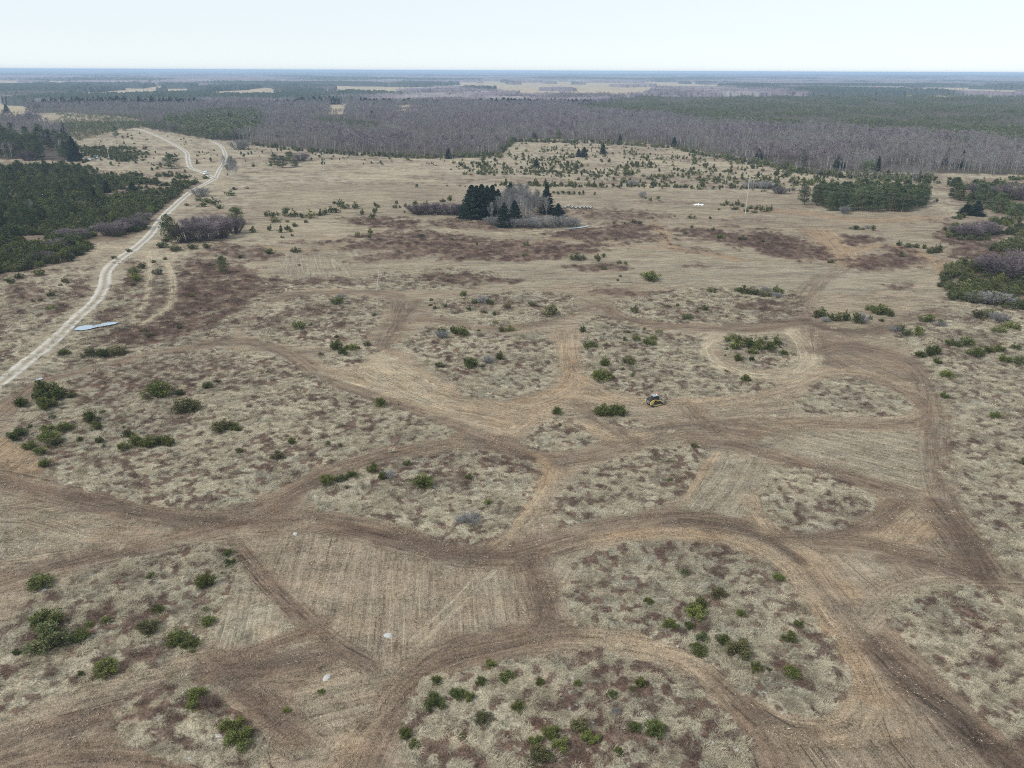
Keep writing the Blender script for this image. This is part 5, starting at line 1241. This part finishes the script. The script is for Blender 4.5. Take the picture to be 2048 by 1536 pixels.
# central birch clump
n = 0
while n < 64:
    px = 990 + 105 * random.random(); py = 412 + 30 * random.random()
    if py > 442 - abs(px - 1040) * .15: continue
    x, y, t = G1(px, py); h = (10.2 - abs(px - 1035) / 60 * 4 + 2.5 * random.random())
    tree('birch_tree', BI[n % 5], 0, 0, 0, 0, 0, 'pale leafless birch in the grey heart of the spruce clump', 'birch tree', 'pale birches inside the spruce clump', .8, (x, y, h, h)); n += 1
x, y, t = G1(982, 443)
tree('birch_tree', BI[0], 0, 0, 0, 0, 0, 'silvery leafless tree alone in front of the dark spruces', 'birch tree', None, .9, (x, y, 8.6, 8.6))
for i in range(9):
    px = 447 + 27 * random.random(); py = 352 + 14 * random.random(); x, y, t = G1(px, py)
    tree('birch_tree', BI[i % 5], 0, 0, 0, 0, 0, 'pale slender birch in the group at the track fork', 'birch tree', 'birches at the track fork', .6, (x, y, 13 + 2 * random.random(), 13))
for i, (px, py, h) in enumerate([(1762,345,34),(1806,360,34),(1815,361,30),(1824,362,36),(1836,361,32),(1845,362,28),(1856,360,34),(1800,358,26),(1780,352,24),(1636,335,30)]):
    x, y, t = G1(px, py); hm = h / F * t
    tree('birch_tree', BI[i % 5], 0, 0, 0, 0, 0, 'white-stemmed birch in front of the wood above the right pines', 'birch tree', 'white birches above the right pines', .8, (x, y, hm, hm))
for i, (px, py, h) in enumerate([(68,440,40),(71,380,30)]):
    x, y, t = G1(px, py); hm = h / F * t
    tree('birch_tree', BI[i % 5], 0, 0, 0, 0, 0, ['white dead-looking birch stem in the near left pines', 'pale birch further inside the left pines'][i], 'birch tree', None, .5, (x, y, hm, hm))
# pines
def pinefill(P, n, hmin, hmax, label, group, wk=1.15):
    P_ = np.array(P, float); c = 0; pts = []
    while c < n:
        qx = P_[:, 0].min() + np.ptp(P_[:, 0]) * rng.random(1); qy = P_[:, 1].min() + np.ptp(P_[:, 1]) * rng.random(1)
        if not inpoly(qx, qy, P)[0] or qx[0] < -90: continue
        x, y, t = G1(qx[0], qy[0])
        if any((x - a) ** 2 + (y - b) ** 2 < 6 for a, b in pts): continue
        if rng.random() > (480 / t) ** 2 * 1.2: continue
        pts.append((x, y)); hm = hmin + (hmax - hmin) * rng.random()
        tree('pine_tree', PI[c % 6], 0, 0, 0, 0, 0, label, 'pine', group, wk, (x, y, hm, hm)); c += 1
pinefill([(1605,412),(1640,422),(1700,427),(1800,425),(1852,418),(1862,402),(1820,392),(1700,390),(1625,396)], 88, 6.5, 11.5, 'dark green pine in the oblong wood beside the sandy field', 'pines of the oblong wood')
pinefill([(-90,470),(60,462),(190,436),(215,400),(205,372),(150,345),(-90,350)], 105, 6.5, 10, 'dark pine in the dense wood left of the gravel track', 'pines left of the gravel track')
pinefill([(-90,322),(0,318),(110,322),(158,322),(130,290),(70,262),(-90,255)], 95, 11, 15, 'dark pine in the far left wood behind the tawny meadow', 'pines of the far left wood')
for px, py, w, h, lab in [(343,490,40,64,'big dark broad pine standing right against the gravel track'),(474,452,40,40,'dark pine behind the purple bushes by the track'),(565,337,30,20,'broad dark pine at the front of the far meadow mound'),(550,330,26,18,'green pine at the left of the far meadow mound'),(580,327,28,20,'green pine at the back of the far meadow mound'),(590,334,18,14,'small pine at the right of the far meadow mound'),(343,338,36,18,'broad green mound of pine on the far left meadow'),(232,275,16,22,'dark pine beside the far track where it enters the scrub'),(322,336,9,12,'little dark pine next to the green mound'),
   (1906,398,34,44,'tall open-crowned pine, first of the right group'),(1918,402,26,30,'lower pine at the foot of the first tall one'),(1962,405,36,38,'spreading pine at the middle of the right group'),(1978,418,34,40,'pine behind the squat dark spruces'),(1996,428,40,44,'large pine at the right end of the group'),(1940,412,26,26,'pine between the tall one and the spruces'),(2030,440,40,34,'pine at the right picture edge'),(447,549,26,40,'thin pale green young pine alone on the heather'),(1736,352,36,30,'dark pine bush at the wood edge above the oblong wood'),(1604,333,18,34,'round pine at the wood edge above the meadow'),(1118,280,12,20,'rounded pine within the birch wood edge'),(145,498,34,34,'bright green pine in the near scrub'),(30,488,50,44,'broad dark pine at the near end of the left wood')]:
    tree('pine_tree', PI[(px + py) % 5], 0, px, py, w, h, lab, 'pine', None, 1.6)

# ---- boulders and pale stones
mst = flat('pale_granite', (.40, .40, .385), .85, .2, scale=4, var=.3)
def stone(seed, sub=3):
    import bmesh
    from mathutils import noise
    bm = bmesh.new(); bmesh.ops.create_icosphere(bm, subdivisions=sub, radius=.5)
    for v in bm.verts:
        n = noise.noise(v.co * 2.3 + Vector((seed, 0, 0))) * .22 + noise.noise(v.co * 6 + Vector((0, seed, 0))) * .06
        v.co *= 1 + n; v.co.z = v.co.z * .72 + .22
    me = bpy.data.meshes.new('boulder'); bm.to_mesh(me); bm.free(); me.materials.append(mst)
    return me
ST = [stone(i * 7.7) for i in range(4)]
for i, (px, py, w, h, lab) in enumerate([(777,1277,20,16,'large pale egg-shaped boulder on the combed mulched soil'),(654,1362,20,15,'pale cracked boulder in the dark scraped soil'),(1152,1413,10,11,'white upright stone in the bottom heath'),(1139,1420,9,6,'low white stone beside the upright one'),(591,1072,15,8,'tan flat slab at the top of the combed rows'),(1382,894,8,6,'white stone beneath a little juniper on the central heath'),(1074,892,7,6,'white stone on the triangle island'),(1078,876,5,4,'small grey stone near the top of the triangle island'),(388,1272,8,5,'white stone half under the bright juniper'),(645,686,8,5,'white stone beside the small island'),(599,596,7,5,'white stone beside the brown island track'),(532,569,6,4,'white stone on the straw patch left of the pole'),(857,600,4,3,'small white stone by the upper track'),(97,1176,16,9,'grey boulder under the bush on lower-left heath'),(91,1184,13,8,'darker grey boulder below the other one'),(1398,1185,9,6,'pale stone on the rounded island'),(122,837,9,6,'white stone in the left thicket'),(380,1523,18,9,'white stone at the bottom edge heath corner'),(367,1390,10,10,'white stone on the bottom-left heath'),(440,1478,18,9,'pale rubble stone below the juniper, bottom-left'),(1418,1422,9,9,'pale stone at the track side of bottom heath'),(1430,1445,8,10,'second pale stone at the track side of bottom heath'),(1473,1503,14,10,'pale stone in the dark heather, bottom right'),(1425,1490,14,8,'pale flat stone in the bottom heather'),(1186,1448,12,8,'pale stone beside the bottom junipers'),(1085,1052,8,5,'white twiggy stone left of the crossing'),(1650,902,5,3,'small pale stone on the ribbed field'),(878,635,7,4,'dark-and-white stone on the mulched fan track'),(1355,1294,9,5,'orange-white split stump beside the track')]):
    x, y, wm, hm = place(px, py, w, h, .4)
    o = link('boulder', ST[i % 4], loc=(x, y, h1(x, y) - .05)); k_ = .95 if i < 2 else .75; o.scale = (wm * k_, wm * .7 * k_, max(hm, .35 * wm) * k_); o.rotation_euler = (0, 0, i * 1.3)
    tag(o, lab, 'stone', 'pale stones scattered over the heath')
# white heap on the mown field and the row of pale stacks beyond the spruces
mwh = flat('white_sheet', (.78, .79, .80), .5, .3, scale=2, var=.12)
x, y, t = G1(1397, 411)
for i in range(5):
    o = link('white_sack', ST[i % 4], loc=(x + (i - 2) * 1.0, y + (i % 2) * .8, h1(x, y) - .05)); o.scale = (1.7, 1.3, .9 + .4 * (i % 3)); o.rotation_euler = (0, 0, i)
    o.data = ST[i % 4].copy(); o.data.materials.clear(); o.data.materials.append(mwh)
    tag(o, 'bright white sack in the heap on the mown field', 'sack', 'white sacks heaped on the mown field')
mlog = flat('peeled_log', (.46, .43, .37), .8, .2, scale=2, var=.2)
for i, (px, py) in enumerate([(1131,412),(1137,410),(1144,412),(1152,413),(1160,413),(1168,412),(1175,412),(1181,413)]):
    x, y, t = G1(px, py + 3); g = Geo()
    for k in range(7):
        a = (k % 3 - 1) * .22; zz = .12 + .2 * (k // 3)
        g.tube([(a, -2.6 + .2 * random.random(), zz), (a + .05, 2.4 + .4 * random.random(), zz + .03)], [.13, .10], 0, 6)
    o = link('log_pile', g.mesh('log_pile', [mlog]), loc=(x, y, h1(x, y))); o.rotation_euler = (0, 0, R(-12)); o.scale = (1.5, 1.4, 1.4)
    lb = 'pale log pile, leftmost of the row right of the spruces' if i == 0 else ('pale log pile, rightmost of the row right of the spruces' if i == 7 else f'pale log pile, {ORD[i]} from left in the row beyond the spruces')
    tag(o, lb, 'log pile', 'row of pale log piles')

# ---- power line
mconc = flat('weathered_pole', (.48, .47, .44), .8, .2, scale=3, var=.15)
mwire = flat('wire', (.30, .31, .32), .5, .4)
mins = flat('insulator', (.25, .22, .2), .3, .5)
def pole(px, py, H, label, arms=True, lean=0, r=.2, az=0, group=None, xy=None):
    x, y, t = G1(px, py) if xy is None else (*xy, 0)
    o = empty('utility_pole', (x, y, h1(x, y) - .2), az)
    g = Geo(); g.tube([(0, 0, 0), (lean * .5, 0, H * .5), (lean, 0, H)], [r, r * .8, r * .6], 0, 10); g.tube([(lean, 0, H), (lean, 0, H + .05)], [r * .6, .01], 0, 10)
    link('post', g.mesh('post', [mconc]), o)
    ends = []
    if arms:
        for zz, L in ((H - .6, 1.2), (H - 2.2, 1.9)):
            g = Geo(); g.tube([(lean - L, 0, zz), (lean + L, 0, zz)], .07, 0, 6); link('crossarm', g.mesh('crossarm', [mconc]), o)
        for sx, zz in ((-1.7, H - 2.2), (1.7, H - 2.2), (1.0, H - .6)):
            g = Geo(); g.tube([(lean + sx, 0, zz), (lean + sx, 0, zz - .25), (lean + sx, 0, zz - .6)], [.04, .11, .05], 0, 8); link('insulator', g.mesh('insulator', [mins]), o)
            ends.append((lean + sx, zz - .6))
    else:
        g = Geo(); g.tube([(lean - .1, 0, H - .3), (lean + .9, 0, H - .35)], .06, 0, 6); link('crossarm', g.mesh('crossarm', [mconc]), o)
    tag(o, label, 'utility pole', group)
    ca, sa = math.cos(az), math.sin(az)
    return [(x + e[0] * ca, y + e[0] * sa, e[1] + h1(x, y) - .2) for e in ends]
pa, pb, pc = G1(220, 328), G1(650, 363), G1(1491, 427)
azl = math.atan2(pc[1] - pb[1], pc[0] - pb[0]) + math.pi / 2
E = [pole(220, 328, 17.5, 'tall thin pole on the far left meadow', az=azl, group='poles of the tall line'), pole(650, 363, 17.5, 'tall thin pole on the middle meadow', az=azl, group='poles of the tall line'), pole(1491, 427, 17.5, 'tall pole in the juniper thicket near the pine wood', az=azl, group='poles of the tall line')]
pd = (pc[0] + (pc[0] - pb[0]) * .95, pc[1] + (pc[1] - pb[1]) * .95)
E.append(pole(0, 0, 17.5, 'tall pole beyond the edge of the view', az=azl, xy=pd, group='poles of the tall line'))
for a, b in zip(E[:-1], E[1:]):
    for p, q in zip(a, b):
        p, q = np.array(p), np.array(q); t = np.linspace(0, 1, 25)[:, None]
        L = p + (q - p) * t; L[:, 2] -= 4 * 3.5 * (t * (1 - t))[:, 0]
        g = Geo(); g.tube(L, .013, 0, 4)
        tag(link('power_line', g.mesh('power_line', [mwire])), 'thin sagging wire strung between the tall poles over meadow and pines', 'wire', 'wires of the tall line')
pole(754, 581, 8.3, 'pale leaning wooden pole with a short arm beside the bare crossing', arms=False, lean=1.3, r=.16)
pole(1449, 378, 7.5, 'short pole at the ditch line near the tall pole', arms=False, r=.14)

# ---- small white van by the fork
mvan = flat('white_paint', (.80, .81, .82), .35, .5, var=.03); mgl = flat('dark_glass', (.03, .035, .04), .1, .5, var=.1); mty = flat('rubber', (.03, .03, .03), .8, .2)
def bevbox(name, sx, sy, sz, m, parent, loc, bev=.08, taper=0, rot=None):
    import bmesh
    bm = bmesh.new(); bmesh.ops.create_cube(bm, size=1)
    for v in bm.verts:
        k = 1 - taper * (v.co.z + .5)
        v.co.x *= sx * k; v.co.y *= sy * (1 - taper * .5 * (v.co.z + .5)); v.co.z *= sz
    if bev: bmesh.ops.bevel(bm, geom=list(bm.edges), offset=bev, segments=2, affect='EDGES')
    me = bpy.data.meshes.new(name); bm.to_mesh(me); bm.free(); me.materials.append(m)
    o = link(name, me, parent, loc)
    if rot: o.rotation_euler = rot
    return o
x, y, t = G1(413, 349)
v = empty('parked_van', (x, y, h1(x, y)), R(70))
tag(v, 'small white van parked on grass beside the far track fork', 'van')
bevbox('body', 4.4, 1.9, 1.1, mvan, v, (0, 0, .85), .14)
bevbox('roof', 3.4, 1.75, .8, mvan, v, (-.35, 0, 1.75), .12, .12)
bevbox('windscreen', .08, 1.5, .62, mgl, v, (1.28, 0, 1.68), .02, 0, (0, R(-22), 0))
for s_ in (-1, 1): bevbox('side_window', 1.0, .06, .5, mgl, v, (.6, s_ * .86, 1.72), .02)
bevbox('rear_window', .06, 1.3, .5, mgl, v, (-2.04, 0, 1.75), .02)
def disc(name, r, w, m, parent, loc, seg=20, axis='y'):
    g = Geo(); g.tube([(0, -w / 2, 0), (0, w / 2, 0)], r, 0, seg); g.tube([(0, -w / 2, 0), (0, -w / 2 - .002, 0)], [r, .01], 0, seg); g.tube([(0, w / 2, 0), (0, w / 2 + .002, 0)], [r, .01], 0, seg)
    return link(name, g.mesh(name, [m]), parent, loc)
for a in (-1.4, 1.4):
    for s_ in (-1, 1):
        wv = disc('wheel', .36, .24, mty, v, (a, s_ * .84, .36)); disc('rim', .2, .03, mvan, wv, (0, s_ * .125, 0))

# ---- tracked mulcher loader
x, y, t = G1(1310, 812)
y += 1.0; x += .1
ld = empty('track_loader', (x, y, h1(x, y) + .02), R(28))
tag(ld, 'yellow and black tracked loader with a forestry mulcher on its front', 'loader')
myel = flat('yellow_paint', (.60, .44, .15), .5, .4, scale=2, var=.12); mblk = flat('black_paint', (.025, .025, .028), .5, .4); mstl = flat('worn_steel', (.22, .20, .19), .5, .5, metal=.3, scale=6)
mrf = flat('cab_roof', (.30, .33, .36), .5, .4); mred = flat('signal_red', (.75, .08, .04), .4, .4); mwt = flat('white_plastic', (.85, .85, .85), .4, .4); mtr = flat('track_rubber', (.05, .045, .04), .85, .2, scale=6)
def prof(name, pts, y0, y1, m, parent, bev=.03):
    import bmesh
    bm = bmesh.new(); a = [bm.verts.new((p[0], y0, p[1])) for p in pts]; b = [bm.verts.new((p[0], y1, p[1])) for p in pts]; n = len(pts)
    bm.faces.new(a); bm.faces.new(b[::-1])
    for i in range(n): bm.faces.new((a[i], b[i], b[(i + 1) % n], a[(i + 1) % n]))
    bmesh.ops.recalc_face_normals(bm, faces=bm.faces)
    if bev: bmesh.ops.bevel(bm, geom=list(bm.edges), offset=bev, segments=2, affect='EDGES')
    me = bpy.data.meshes.new(name); bm.to_mesh(me); bm.free(); me.materials.append(m)
    return link(name, me, parent)
for s_ in (-1, 1):
    c = s_ * .78
    tr = prof('track', [(-1.35, .18), (-1.1, .02), (.85, .02), (1.15, .25), (1.0, .48), (-.75, .82), (-1.15, .72), (-1.4, .42)], c - .22, c + .22, mtr, ld, .05)
    g = Geo()
    for k in range(15):
        xx = -1.15 + k * .14; g.tube([(xx, c - .235, .015), (xx, c + .235, .015)], .022, 0, 4)
        g.tube([(xx * 1.0 - .02, c - .235, .84 - (k * .14) * .17), (xx - .02, c + .235, .84 - (k * .14) * .17)], .022, 0, 4)
    link('track_lugs', g.mesh('track_lugs', [mtr]), tr)
    sd_ = prof('track_frame', [(-.9, .2), (.85, .16), (.95, .28), (.8, .38), (-.9, .42)], c + s_ * .20, c + s_ * .26, myel, tr, .01)
    for xx, rr_ in ((-1.05, .22), (.92, .17), (-.5, .11), (-.1, .11), (.3, .11), (.6, .11)):
        disc('roller', rr_, .05, mstl, tr, (xx, c + s_ * .235, .45 if xx < -1 else (.25 if xx > .9 else .13)), 14)
prof('chassis', [(-1.3, .35), (1.0, .3), (1.1, .75), (.9, .95), (-1.2, 1.0)], -.54, .54, mblk, ld, .04)
hood = prof('engine_hood', [(-1.75, .55), (-1.2, .45), (-.75, .95), (-.7, 1.62), (-1.25, 1.66), (-1.72, 1.42)], -.72, .72, mblk, ld, .05)
prof('radiator_grille', [(-1.80, .65), (-1.75, .62), (-1.72, 1.3), (-1.77, 1.3)], -.5, .5, mstl, hood, .005)
for s_ in (-1, 1):
    prof('side_fairing', [(-1.8, .5), (-1.25, .45), (-.85, .95), (-.75, 1.25), (-1.0, 1.38), (-1.55, 1.3), (-1.8, 1.1)], s_ * .73, s_ * .93, myel, ld, .03)
    prof('lift_arm', [(-1.35, 1.30), (-1.2, 1.50), (-.6, 1.50), (.9, 1.12), (1.45, .72), (1.55, .45), (1.32, .42), (1.2, .62), (.8, .92), (-.5, 1.35), (-1.1, 1.38)], s_ * .76, s_ * .92, myel, ld, .025)
    g = Geo(); g.tube([(-.4, s_ * .7, .8), (.7, s_ * .7, .95)], [.06, .04], 0, 8); link('lift_cylinder', g.mesh('lift_cylinder', [mstl]), ld)
cab = prof('cab_frame', [(-.85, .95), (.62, .9), (.72, 1.3), (.45, 2.02), (-.65, 2.06), (-.9, 1.5)], -.50, .50, mblk, ld, .04)
for s_ in (-1, 1): prof('side_window', [(-.68, 1.15), (.5, 1.1), (.55, 1.35), (.35, 1.9), (-.5, 1.92), (-.68, 1.5)], s_ * .505, s_ * .515, mgl, cab, 0)
prof('windscreen', [(.70, 1.25), (.74, 1.3), (.49, 1.95), (.45, 1.93)], -.42, .42, mgl, cab, 0)
prof('cab_roof', [(-.78, 2.06), (.50, 2.02), (.52, 2.10), (-.1, 2.16), (-.8, 2.14)], -.55, .55, mrf, ld, .02)
g = Geo(); g.tube([(.28, -.1, 2.14), (.28, -.1, 2.34)], [.14, .12], 0, 10); g.tube([(.28, -.1, 2.34), (.28, -.1, 2.36)], [.12, .01], 0, 10); link('work_lamp', g.mesh('work_lamp', [mwt]), ld)
bevbox('helmet_box', .34, .3, .26, mred, ld, (.48, .22, 2.25), .05)
mh = prof('mulcher_housing', [(1.45, .25), (1.7, .12), (2.2, .16), (2.32, .5), (2.05, .78), (1.6, .8), (1.42, .6)], -.95, .95, mstl, ld, .03)
g = Geo(); g.tube([(2.02, -.86, .26), (2.02, .86, .26)], .2, 0, 14)
for k in range(22):
    yy = -.82 + k * .078; a = k * 1.9; g.tube([(2.02, yy, .26), (2.02 + .27 * math.cos(a), yy, .26 + .27 * math.sin(a))], [.04, .03], 0, 4)
link('mulcher_drum', g.mesh('mulcher_drum', [mstl]), mh)
g = Geo()
for s_ in (-.85, .85): g.tube([(1.75, s_, .75), (2.25, s_, 1.25), (2.5, s_, 1.3)], .045, 0, 6); g.tube([(1.5, s_ * .7, .7), (.9, s_ * .7, 1.7)], .03, 0, 6)
g.tube([(2.5, -.95, 1.3), (2.5, .95, 1.3)], .06, 0, 8); g.tube([(2.2, -.95, 1.15), (2.2, .95, 1.15)], .04, 0, 8); g.tube([(2.5, -.95, 1.3), (2.5, -.95, .85)], .06, 0, 6)
link('push_bar', g.mesh('push_bar', [mblk]), ld)

# ---- far buildings
mwl = flat('pale_render', (.72, .70, .66), .8, .2, var=.05); mor = flat('orange_tiles', (.60, .22, .12), .7, .2, var=.1); mgr = flat('grey_sheet_roof', (.45, .47, .50), .5, .3, var=.05)
def house(px, py, L, W, H, rf, wall, label, az=0, rh=4):
    x, y, t = G1(px, py)
    o = empty('farmhouse', (x, y, -.2), az); tag(o, label, 'house')
    w = bevbox('wall', L, W, H, wall, o, (0, 0, H / 2), 0)
    prof('gable', [(-W / 2, H), (W / 2, H), (0, H + rh - .3)], -L / 2 + .05, L / 2 - .05, wall, o, 0).rotation_euler = (0, 0, R(90))
    r_ = prof('roof', [(-W / 2 - .6, H - .3), (0, H + rh), (W / 2 + .6, H - .3), (W / 2 + .5, H - .1), (0, H + rh + .35), (-W / 2 - .5, H - .1)], -L / 2 - .5, L / 2 + .5, rf, o, 0); r_.rotation_euler = (0, 0, R(90))
    bevbox('chimney', 1.0, 1.0, 2.2, mor, r_, (.8, L * .2, H + rh + .3), 0)
    for k in (-1, 0, 1):
        bevbox('window', 1.2, .1, 1.4, mgl, o, (k * L * .28, -W / 2 - .05, H * .5), 0)
house(1752, 182, 20, 14, 6, mor, mor, 'big orange-roofed house beyond the pine bog', R(30), 9)
house(1778, 183, 13, 10, 5, mgr, mwl, 'white house right of the orange-roofed one', R(10), 5)
house(604, 186, 14, 10, 9, mgr, mwl, 'pale gabled house among spruces by the far fields', R(80), 5)
house(631, 184, 24, 12, 5, mgr, mwl, 'long white farm building beside the dark far hedgerow', R(5), 4)
house(927, 179, 16, 9, 4, mor, mwl, 'red-roofed cottage at the edge of the far field', R(15), 4)
house(1382, 164, 40, 16, 5, mgr, mwl, 'white shed at the foot of the horizon woods', R(0), 4)

# ---- haze: the air between here and the horizon
mhz = bpy.data.materials.new('air'); mhz.use_nodes = True
N, L = mhz.node_tree.nodes, mhz.node_tree.links
N.remove(N['Principled BSDF'])
pv = N.new('ShaderNodeVolumePrincipled'); pv.inputs['Color'].default_value = (.56, .75, 1.0, 1); pv.inputs['Density'].default_value = 1.3e-4; pv.inputs['Anisotropy'].default_value = 0.0
L.new(pv.outputs[0], N['Material Output'].inputs['Volume'])
import bmesh
bm = bmesh.new(); bmesh.ops.create_cube(bm, size=1)
me = bpy.data.meshes.new('haze')
for v_ in bm.verts: v_.co = Vector((v_.co.x * 180000, v_.co.y * 180000, -8 + (v_.co.z + .5) * 76))
bm.to_mesh(me); bm.free(); me.materials.append(mhz)
tag(link('haze', me), 'thin bluish air fading the far woods', 'haze', kind='stuff')
